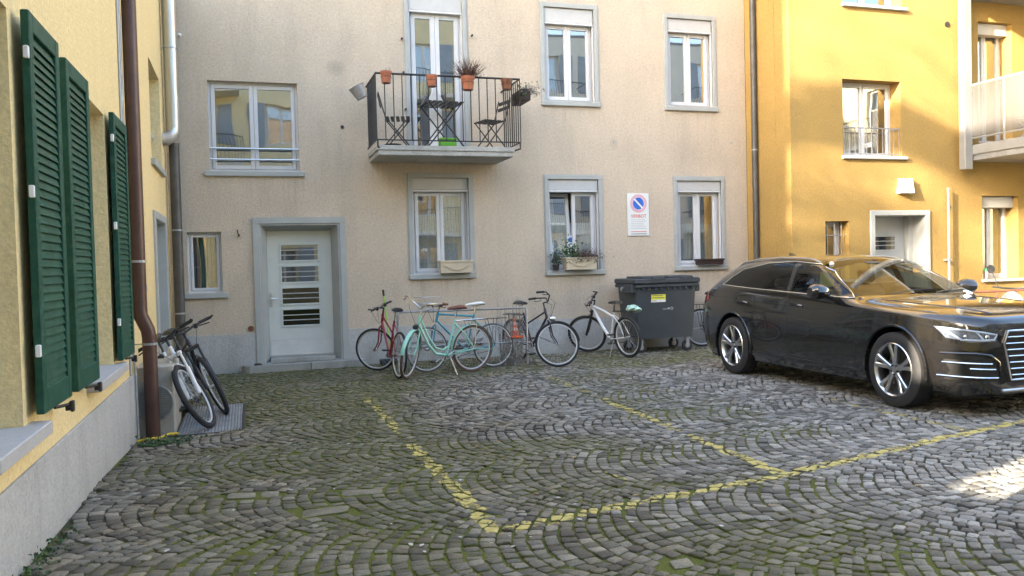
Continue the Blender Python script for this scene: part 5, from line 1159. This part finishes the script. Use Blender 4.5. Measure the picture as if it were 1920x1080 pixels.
#      y      w(bottom) w(mid) belt_w belt_z  glass_w glass_z  roofw roofz  centre
ST = [(-2.42, .48, .54, .50, .76, .48, .80, .44, .825, .835),
      (-2.37, .64, .70, .67, .82, .64, .86, .55, .885, .90),
      (-2.22, .78, .83, .80, .86, .77, .90, .60, .93,.95),
      (-1.95, .88, .92, .90,.90, .83, .935, .64, .97,.99),
      (-1.50, .93, .957,.935,.93, .85, .96, .64, .995, 1.015),
      (-1.05, .93, .95, .925,.96, .85, .985, .64, 1.015,1.035),
      (-.84,  .93, .95, .915,.98, .85, 1.00, .68, 1.03,1.05),
      (-.45,  .93, .95, .905,1.00,.80, 1.18, .72, 1.225,1.25),
      (-.10,  .93, .95, .905,1.02,.76, 1.31, .68, 1.405,1.43),
      (.22,   .93, .95, .905,1.03,.745,1.335,.66, 1.462,1.49),
      (.80,   .93, .95, .905,1.05,.745,1.345,.66, 1.49,1.52),
      (1.20,  .93, .952,.91, 1.08,.74, 1.335,.65, 1.48,1.51),
      (1.50,  .93, .955,.915,1.10,.735,1.32, .65, 1.465,1.495),
      (1.78,  .92, .95, .91, 1.12,.735,1.29, .64, 1.415,1.44),
      (2.02,  .915,.94, .895,1.11,.745,1.19, .62, 1.255,1.28),
      (2.22,  .885,.915,.87, 1.05,.745,1.07, .60, 1.085,1.10),
      (2.37,  .83, .88, .83, .93, .70, .96, .52, .95, .96),
      (2.42,  .72, .78, .72, .74, .60, .76, .45, .78, .79)]
zb_ = lambda y: .19+(.10 if y > 0 else .02)*max(0, abs(y)-2.1)/.35
P = []; F = []; npf = 8
for (y, wb_, wm, wbelt, zbelt, wg, zg, wr, zr, zc_) in ST:
    zl = zb_(y); k = zbelt-zl
    half = [(wb_-.05, zl), (wb_, zl+k*.13), (wm, zl+k*.45), (wm-.004, zl+k*.72), (wbelt, zbelt-.02), (wg if zg > zbelt+.1 else wbelt-.05, zg if zg > zbelt+.1 else zg), (wr, zr), (0, zc_)]
    row = half+[(-x, z) for x, z in half[-2::-1]]
    P += [(x, y, z) for x, z in row]
nr = len(half)*2-1
for i in range(len(ST)-1):
    for j in range(nr-1): F.append((i*nr+j, i*nr+j+1, (i+1)*nr+j+1, (i+1)*nr+j))
    F.append((i*nr+nr-1, i*nr, (i+1)*nr, (i+1)*nr+nr-1))
F.append(tuple(range(nr))); F.append(tuple(range((len(ST)-1)*nr, len(ST)*nr))[::-1])
me = bpy.data.meshes.new('body'); me.from_pydata(P, [], F); bm = bmesh.new(); bm.from_mesh(me)
bmesh.ops.recalc_face_normals(bm, faces=bm.faces)
cl = bm.edges.layers.float.new('crease_edge') if not bm.edges.layers.float.get('crease_edge') else bm.edges.layers.float['crease_edge']
for e in bm.edges:
    a, b = [v.index for v in e.verts]
    ja, jb = a % nr, b % nr
    if ja == jb and ja in (4, nr-5): e[cl] = .55
    if ja == jb and ja in (0, 1, nr-1, nr-2): e[cl] = .5
bm.to_mesh(me); bm.free(); me.materials.append(M['paint'])
body = link('body', me, None, car)
md = body.modifiers.new('s', 'SUBSURF'); md.levels = md.render_levels = 3
cutters = []
WY = (-1.50, 1.46); WR = .365
for wy in WY:
    for s in (-1, 1):
        cm = MB().lathe([(0, -.5), (.425, -.5), (.425, .5), (0, .5)], (s*.95, wy, WR+.0), 40, 'x'); c = obj('cut', cm, None); cutters.append(c)
        bo_ = body.modifiers.new('b', 'BOOLEAN'); bo_.operation = 'DIFFERENCE'; bo_.solver = 'EXACT'; bo_.object = c
REARW = [(1.74, 1.14), (1.645, 1.23), (1.45, 1.325), (.95, 1.395), (.39, 1.41), (.34, 1.085), (1.1, 1.11)]
FRONTW = [(.31, 1.41), (-.02, 1.375), (-.26, 1.295), (-.50, 1.17), (-.77, 1.045), (-.45, 1.055), (.27, 1.082)]
WIND = [(-.80, -.77), (-.45, -.87), (0, -.90), (.45, -.87), (.80, -.77), (.755, -.42), (.69, -.10), (.62, -.02), (.3, .03), (-.3, .03), (-.62, -.02), (-.69, -.10), (-.755, -.42)]
def shrink(poly, k):
    cx_ = sum(p[0] for p in poly)/len(poly); cy_ = sum(p[1] for p in poly)/len(poly)
    out = []
    for p in poly:
        d = Vector((p[0]-cx_, p[1]-cy_)); L_ = d.length; d *= max(0, L_-k)/L_; out.append((cx_+d.x, cy_+d.y))
    return out
cutm = bpy.data.materials.new('cut_face')
for poly, kind in ((REARW, 's'), (FRONTW, 's'), (WIND, 'w')):
    mbc = MB().prism(shrink(poly, .018), -2, 2, 'x') if kind == 's' else MB().prism(shrink(poly, .035), .985, 3, 'z')
    c = obj('cut', mbc, cutm); cutters.append(c); bo_ = body.modifiers.new('b', 'BOOLEAN'); bo_.operation = 'DIFFERENCE'; bo_.solver = 'EXACT'; bo_.object = c
    bo_.material_mode = 'TRANSFER'
for c in cutters: c.location = (cx0, cy0, 0)
bpy.context.view_layer.update(); dg = bpy.context.evaluated_depsgraph_get(); ev = body.evaluated_get(dg); me2 = bpy.data.meshes.new_from_object(ev)
body.modifiers.clear(); body.data = me2
if not me2.materials: me2.materials.append(M['paint'])
for c in cutters: bpy.data.objects.remove(c)
bm = bmesh.new(); bm.from_mesh(me2); bvh = None
full = bpy.data.meshes.new('full')
ci = [i for i, m_ in enumerate(me2.materials) if m_ and m_.name.startswith('cut_face')]
kill = [f for f in bm.faces if f.material_index in ci]; print('cut faces', len(kill), [m_.name if m_ else None for m_ in me2.materials])
bmesh.ops.delete(bm, geom=kill, context='FACES'); bm.to_mesh(me2); bm.free()
me2.polygons.foreach_set('use_smooth', [True]*len(me2.polygons)); me2.set_sharp_from_angle(angle=R(35))
while len(me2.materials) > 1: me2.materials.pop(index=len(me2.materials)-1)
# an uncut copy of the surface gives the shape of panes and trim
fb = bpy.data.objects.new('full', bpy.data.meshes.new('full')); bm = bmesh.new(); bm.from_mesh(me); bm.to_mesh(fb.data); bm.free(); C.objects.link(fb)
fb.modifiers.new('s', 'SUBSURF').levels = 3; bpy.context.view_layer.update(); dg = bpy.context.evaluated_depsgraph_get()
bm = bmesh.new(); bm.from_mesh(bpy.data.meshes.new_from_object(fb.evaluated_get(dg))); bvh = BVHTree.FromBMesh(bm); bm.free(); bpy.data.objects.remove(fb)
def cast(kind, a, b, off=.004, s=-1):
    """project (a,b) onto the body: side -> (y,z), front -> (x,z), top -> (x,y)"""
    if kind == 'side': o, d = Vector((s*2, a, b)), Vector((-s, 0, 0))
    elif kind == 'front': o, d = Vector((a, -4, b)), Vector((0, 1, 0))
    elif kind == 'top': o, d = Vector((a, b, 3)), Vector((0, 0, -1))
    elif kind == 'wind': o, d = Vector((a, b, 3)), Vector((0, 0, -1))
    hit = bvh.ray_cast(o, d)
    if hit[0] is None: return None
    return hit[0]+hit[1]*off
def smoothpoly(poly, it=2):
    for _ in range(it):
        q = []
        for i in range(len(poly)):
            a, b = poly[i], poly[(i+1) % len(poly)]; q += [(a[0]*.75+b[0]*.25, a[1]*.75+b[1]*.25), (a[0]*.25+b[0]*.75, a[1]*.25+b[1]*.75)]
        poly = q
    return poly
def patch(name, kind, poly, m, off=.004, s=-1, step=.06, parent=None, fit=False):
    pts = []
    for i in range(len(poly)):
        a, b = Vector(poly[i]), Vector(poly[(i+1) % len(poly)]); n = max(1, int((b-a).length/step))
        pts += [a.lerp(b, k/n) for k in range(n)]
    nb = len(pts); edges = [(i, (i+1) % nb) for i in range(nb)]
    xs = [p.x for p in pts]; ys = [p.y for p in pts]
    def ins(x, y):
        c = False
        for i in range(nb):
            a, b = pts[i-1], pts[i]
            if (a.y > y) != (b.y > y) and x < (b.x-a.x)*(y-a.y)/(b.y-a.y)+a.x: c = not c
        return c
    extra = []
    x = min(xs)+step/2
    while x < max(xs):
        y = min(ys)+step/2
        while y < max(ys):
            if ins(x, y) and min((Vector((x, y))-p).length for p in pts) > step*.4: extra.append(Vector((x, y)))
            y += step
        x += step
    r = delaunay_2d_cdt(pts+extra, edges, [list(range(nb))], 1, 1e-6)
    vs = [cast(kind, v.x, v.y, off, s) for v in r[0]]
    good = [v for v in vs if v is not None]
    vs = [v if v is not None else good[0] for v in vs]; mb = MB()
    if fit:     # one gently curved sheet of glass
        A_ = np.array([[1, v.x**2, v.y, v.y**2] for v in vs]); zf = np.array([v.z for v in vs]); co_ = np.linalg.lstsq(A_, zf, rcond=None)[0]; zz_ = A_ @ co_+.004
        vs = [Vector((v.x, v.y, float(z_))) for v, z_ in zip(vs, zz_)]
    pass; mb._a(vs, [tuple(f) for f in r[2]])
    return obj(name, mb, M[m], parent or car, True, fix=False)
def trim(name, kind, poly, r, m, s=-1, closed=False, off=.004, parent=None, n=5):
    pts = []
    for i in range(len(poly)-(0 if closed else 1)):
        a, b = Vector(poly[i]), Vector(poly[(i+1) % len(poly)]); k = max(1, int((b-a).length/.05)); pts += [a.lerp(b, j/k) for j in range(k)]
    if not closed: pts.append(Vector(poly[-1]))
    P = [cast(kind, p.x, p.y, off, s) for p in pts]; P = [p for p in P if p is not None]
    return obj(name, MB().tube(P, r, n, closed=closed), M[m], parent or car, True)
DLO = [(1.77, 1.135), (1.655, 1.235), (1.45, 1.335), (.95, 1.405), (.42, 1.42), (-.02, 1.385), (-.26, 1.305), (-.50, 1.18), (-.80, 1.03), (-.45, 1.045), (.3, 1.07), (1.1, 1.10)]
for s in (-1, 1):
    rear, front_ = REARW, FRONTW
    patch('side_window', 'side', rear, 'carglass', .003, s); patch('side_window', 'side', front_, 'carglass', .003, s)
    patch('door_pillar', 'side', [(.39, 1.41), (.31, 1.41), (.27, 1.082), (.34, 1.085)], 'carplas', .006, s)
    trim('window_trim', 'side', DLO, .0075, 'chrome', s, True, .006)
    for line in ([(1.02, .30), (1.03, .62), (.95, .95), (1.0, 1.08)], [(-.0+.30, 1.07), (.28, .75), (.28, .28)], [(-.86, .98), (-.92, .80), (-.93, .45), (-.92, .30)]):
        trim('door_gap', 'side', line, .0035, 'grille', s, off=-.001)
    for hy in (.62, 1.42-.62+.62):
        pass
    for hy in (.08, 1.20):
        p = cast('side', hy, .93, .0, s); obj('door_handle', MB().tube([(p.x-s*.0, hy-.09, .925), (p.x+s*.035, hy-.06, .935), (p.x+s*.035, hy+.08, .94), (p.x, hy+.11, .935)], .013, 8), M['paint'], car, True)
    trim('sill_trim', 'side', [(-1.03, .31), (1.0, .33)], .010, 'carplas', s, off=.006)
    trim('shoulder_line', 'side', [(-1.95, .80), (-1.5, .86), (-.6, .885), (.6, .93), (1.6, .985), (2.1, .98)], .004, 'paint', s, off=.001)
    for wy in WY:
        obj('arch_lip', MB().torus((s*.945, wy, WR), .428, .014, 30, 6, 1.2, 'x', R(-8), R(188)), M['paint'], car, True)
        ww = MB()
        for k in range(24):
            a, b = R(-25+k*230/24), R(-25+(k+1)*230/24); y_, z_ = wy+.424*math.cos(a), WR+.424*math.sin(a); y2_, z2_ = wy+.424*math.cos(b), WR+.424*math.sin(b)
            ww.quad((s*.93, y_, z_), (s*.93, y2_, z2_), (s*.5, y2_, z2_), (s*.5, y_, z_)); ww._a([(s*.5, wy, WR), (s*.5, y_, z_), (s*.5, y2_, z2_)], [(0,1,2)])
        obj('wheel_well', ww, M['grille'], car, fix=False)
    mp = cast('side', -.50, 1.03, 0, s)
    mr_ = MB(); x = mp.x
    secs = [(0, .06, .035), (.03, .09, .065), (.12, .12, .085), (.20, .115, .08), (.24, .06, .05)]; PP = []; FF = []
    for (dx, ry, rz) in secs:
        for k in range(12): a = 2*math.pi*k/12; PP.append((x+s*(.05+dx), -.48+ry*math.cos(a)*(.8 if math.cos(a) > 0 else 1), 1.10+rz*math.sin(a)))
    for i in range(4):
        for k in range(12): FF.append((i*12+k, i*12+(k+1) % 12, i*12+12+(k+1) % 12, i*12+12+k))
    FF += [tuple(range(12)), tuple(range(48, 60))]; mr_._a(PP, FF); mr_.tube([(x-.0, -.47, 1.03), (x+s*.09, -.47, 1.06)], .022, 8)
    mi = obj('door_mirror', mr_, M['paint'], car, True)
    obj('mirror_glass', MB().lathe([(0, 0), (.06, 0)], (x+s*.17, -.395, 1.10), 16, 'y'), M['chrome'], mi)
    # headlight: wraps front and side
    hl = patch('headlight', 'front', [(s*.885, .815), (s*.56, .755), (s*.57, .685), (s*.76, .675), (s*.86, .715)], 'headl', .006, step=.03)
    trim('light_guide', 'front', [(s*.875, .803), (s*.575, .745), (s*.60, .70), (s*.70, .695), (s*.80, .697), (s*.875, .803)], .009, 'drl', parent=hl, off=.012)
    trim('light_guide', 'front', [(s*.72, .768), (s*.68, .697)], .009, 'drl', parent=hl, off=.012)
    for lx_ in (.65, .78): 
        p = cast('front', s*lx_, .725, .004); obj('projector', MB().lathe([(0, -.012), (.022, -.008), (.026, .0)], tuple(p), 12, 'y'), M['chrome'], hl, True)
    fi = patch('front_intake', 'front', [(s*.87, .52), (s*.62, .535), (s*.55, .43), (s*.57, .33), (s*.85, .335), (s*.84, .42)], 'grille', .004, step=.04)
    for a_, b_, z_ in ((.87, .62, .495), (.76, .59, .445), (.87, .56, .37)): trim('chrome_blade', 'front', [(s*a_, z_), (s*b_, z_-.005)], .007, 'chrome', parent=fi, off=.014)
    trim('bumper_edge', 'front', [(s*.88, .575), (s*.74, .58), (s*.63, .565), (s*.55, .50), (s*.53, .39)], .010, 'paint', off=.006)
    patch('tail_lamp', 'side', [(2.12, 1.02), (2.36, .94), (2.38, .86), (2.1, .94)], 'taill', .004, s, .04)
    trim('roof_rail', 'side', [(1.7, 1.415), (1.2, 1.50), (.5, 1.525), (-.0, 1.47)], .014, 'paint', s, off=.01) if False else None
    # roof rail straight from the top
    rr_ = [cast('top', s*.60, y, .02) for y in (1.66, 1.3, .8, .35, .16)]; obj('roof_rail', MB().tube([cast('top', s*.60, 1.80, 0)]+rr_+[cast('top', s*.60, .04, 0)], .013, 6), M['alu'], car, True)
gr_ = patch('grille', 'front', [(-.45, .775), (.45, .775), (.50, .67), (.42, .34), (-.42, .34), (-.50, .67)], 'grille', .006, step=.05)
trim('grille_frame', 'front', [(-.45, .775), (.45, .775), (.50, .67), (.42, .34), (-.42, .34), (-.50, .67)], .010, 'alu', closed=True, off=.008, parent=gr_)
for i in range(7):
    z_ = .385+i*.056; hw_ = np.interp(z_, [.34, .67, .775], [.41, .485, .44]); trim('grille_bar', 'front', [(-hw_, z_), (hw_, z_)], .006, 'chrome', off=.016, parent=gr_)
for i in range(4):
    p = cast('front', -.165+i*.11, .70, .03); obj('emblem_ring', MB().torus(tuple(p), .062, .007, 24, 6), M['chrome'], gr_, True)
obj('lower_lip', MB().bev(-.52, .52, -2.42, -2.1, .23, .26, .01), M['alu'], car)
im = MB(); im.bev(-.74, .74, -.98, -.50, .80, .985, .03); obj('dashboard', im, M['carplas'], car)
for s in (-1, 1):
    st_ = obj('front_seat', MB().bev(s*.37-.25, s*.37+.25, -.30, .25, .45, .62, .04), M['seatm'], car)
    xt = (lambda x, y, z: (x, y+(z-.55)*.28, z))
    obj('seat_back', MB(xt).bev(s*.37-.24, s*.37+.24, .18, .30, .56, 1.12, .05), M['seatm'], st_); obj('headrest', MB(xt).bev(s*.37-.13, s*.37+.13, .17, .26, 1.15, 1.30, .035), M['seatm'], st_)
obj('rear_seat', MB().bev(-.66, .66, .95, 1.2, .5, 1.08, .05), M['seatm'], car)
for x in (-.4, .4): obj('rear_headrest', MB().bev(x-.12, x+.12, 1.02, 1.12, 1.09, 1.22, .03), M['seatm'], car)
RmS = Matrix.Translation((.37, -.36, .90)) @ Matrix.Rotation(R(-65), 4, 'X'); sx2 = lambda x, y, z: tuple(RmS @ Vector((x, y, z)))
obj('steering_wheel', MB(sx2).torus((0, 0, 0), .18, .014, 28, 6, axis='z').tube([(-.17, 0, 0), (.17, 0, 0)], .018, 6).tube([(0, 0, 0), (0, -.17, 0)], .018, 6), M['carplas'], car, True)
obj('safety_vest', MB().bev(-.50, -.30, .18, .20, 1.12, 1.30, .008), M['vest'], car)
obj('floor_pan', MB().box(-.85, .85, -1.0, 2.1, .36, .40), M['grille'], car)
ws = patch('windshield', 'wind', WIND, 'carglass', .005, step=.05, fit=True)
obj('wiper', MB().tube([cast('wind', -.45, -.93, .03), cast('wind', -.1, -.84, .035), cast('wind', .25, -.80, .03)], .006, 5), M['carplas'], car); obj('wiper', MB().tube([cast('wind', .15, -.95, .03), cast('wind', .5, -.82, .03)], .006, 5), M['carplas'], car)
car.scale = (1, 1, 1.055)
pp_ = cast('wind', -.56, -.10, .008); obj('permit_disc', MB().lathe([(0, 0), (.035, 0)], tuple(pp_), 16, 'y'), M['signw'], car)
patch('interior_mirror', 'wind', [(-.10, -.10), (.10, -.10), (.10, -.16), (-.10, -.16)], 'carplas', .008, step=.05)
# hood creases
for s in (-1, 1): trim('hood_crease', 'top', [(s*.62, -.98), (s*.60, -1.5), (s*.52, -2.05), (s*.46, -2.25)], .006, 'paint', off=.001); trim('hood_gap', 'top', [(s*.85, -.95), (s*.865, -1.5), (s*.82, -2.0), (s*.66, -2.22)], .003, 'grille', off=-.0)
obj('antenna', MB().prism([(1.30, 1.49), (1.47, 1.47), (1.45, 1.54)], -.02, .02, 'x'), M['paint'], car)
obj('underbody', MB().bev(-.80, .80, -2.25, 2.25, .17, .32, .03), M['grille'], car)
for wy in WY:
    for s in (-1, 1):
        o_ = s*.955; prof = [(.245, -.10), (.262, -.11), (.335, -.112), (.360, -.095), (.365, -.05), (.365, .05), (.360, .095), (.335, .112), (.262, .11), (.245, .10)]
        w_ = obj('wheel', MB().lathe([(r, h-.115*1) if s > 0 else (r, h+.115) for r, h in prof], (o_, wy, WR), 44, 'x'), M['black'], car, True)
        sgn = s
        rm_ = MB().lathe([(.262, -.004*sgn), (.255, .004*sgn), (.245, -.010*sgn), (.236, -.03*sgn), (.232, -.18*sgn)], (o_, wy, WR), 44, 'x'); obj('rim', rm_, M['alu'], w_, True)
        obj('brake_disc', MB().lathe([(0, -.10*sgn), (.165, -.10*sgn), (.165, -.115*sgn)], (o_, wy, WR), 28, 'x'), M['iron'], w_)
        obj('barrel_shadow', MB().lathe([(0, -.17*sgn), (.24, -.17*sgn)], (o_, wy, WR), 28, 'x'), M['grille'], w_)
        for k in range(5):
            a = k*2*math.pi/5+math.pi/2+.0
            for da in (-.19, .19):
                q = MB(); P5 = []
                for (r, ang, wd_, dx) in ((.05, a+da*.3, .020, -.028), (.14, a+da*.72, .019, -.022), (.243, a+da, .022, -.006)):
                    cy_, cz_ = math.cos(ang), math.sin(ang); ty_, tz_ = -cz_, cy_
                    for t_, e_ in ((-1, 0), (-.6, .010), (.6, .010), (1, 0), (1, -.03), (-1, -.03)): P5.append((o_+sgn*(dx+e_), wy+r*cy_+t_*wd_*ty_, WR+r*cz_+t_*wd_*tz_))
                F5 = [(i*6+j, i*6+(j+1) % 6, i*6+6+(j+1) % 6, i*6+6+j) for i in range(2) for j in range(6)]+[tuple(range(6)), tuple(range(12, 18))]
                q._a(P5, F5); obj('spoke', q, M['alu'], w_)
            q = MB().lathe([(0, .004), (.009, .004), (.010, -.01)] if s > 0 else [(0, -.004), (.009, -.004), (.010, .01)], (o_-sgn*.015, wy+.045*math.cos(a+.63), WR+.045*math.sin(a+.63)), 8, 'x'); obj('wheel_bolt', q, M['iron'], w_)
        obj('hub_cap', MB().lathe([(0, -.012*sgn), (.028, -.014*sgn), (.033, -.03*sgn)], (o_, wy, WR), 16, 'x').lathe([(.033, -.028*sgn), (.07, -.03*sgn), (.07, -.055*sgn)], (o_, wy, WR), 20, 'x'), M['alu'], w_, True)

# ---------------------------------------------------------------- scooter at the right edge
sc = thing('scooter', (11.55, 9.95, 0), 'light grey motor scooter just entering the picture behind the car at the right edge', 'scooter', rot=(0, 0, R(-165)), world=False)
def blob(name, secs, m, par, n=14):
    PP = []; FF = []
    for (x, y, z, ry, rz) in secs:
        for k in range(n): a = 2*math.pi*k/n; PP.append((x, y+ry*math.cos(a), z+rz*math.sin(a)))
    for i in range(len(secs)-1):
        for k in range(n): FF.append((i*n+k, i*n+(k+1) % n, i*n+n+(k+1) % n, i*n+n+k))
    FF += [tuple(range(n)), tuple(range((len(secs)-1)*n, len(secs)*n))]; return obj(name, MB()._a(PP, FF), M[m], par, True)
blob('front_shield', [(.62, 0, .62, .05, .05), (.58, 0, .62, .14, .18), (.48, 0, .66, .20, .30), (.42, 0, .66, .19, .30), (.38, 0, .62, .14, .22)], 'scpaint', sc)
blob('headlamp', [(.645, 0, .72, .03, .03), (.63, 0, .72, .08, .06), (.58, 0, .72, .10, .08)], 'headl', sc)
blob('rear_body', [(.05, 0, .55, .10, .10), (-.15, 0, .60, .16, .16), (-.5, 0, .66, .17, .14), (-.75, 0, .68, .08, .06)], 'scpaint', sc)
blob('seat', [(.08, 0, .76, .08, .03), (-.1, 0, .78, .14, .05), (-.45, 0, .80, .14, .05), (-.65, 0, .80, .08, .04)], 'blackp', sc)
obj('floorboard', MB().bev(-.05, .45, -.18, .18, .28, .36, .02), M['boxlid'], sc)
for wx in (.62, -.55):
    w_ = obj('wheel', MB().torus((wx, 0, .24), .175, .065, 28, 8), M['black'], sc, True); obj('rim', MB().lathe([(0, -.03), (.12, -.04), (.13, 0), (.12, .04), (0, .03)], (wx, 0, .24), 20, 'y'), M['alu'], w_, True)
obj('handlebar', MB().tube([(.38, -.32, 1.02), (.44, -.1, 1.0), (.44, .1, 1.0), (.38, .32, 1.02)], .014, 8), M['blackp'], sc, True)
for s in (-1, 1):
    mi = obj('mirror', MB().lathe([(0, -.02), (.05, -.015), (.065, .0), (.05, .012), (0, .012)], (.40, s*.34, 1.30), 14, 'x'), M['blackp'], sc, True); obj('mirror_stem', MB().tube([(.42, s*.22, 1.02), (.43, s*.27, 1.18), (.405, s*.33, 1.28)], .007, 6), M['blackp'], mi)
print('done')
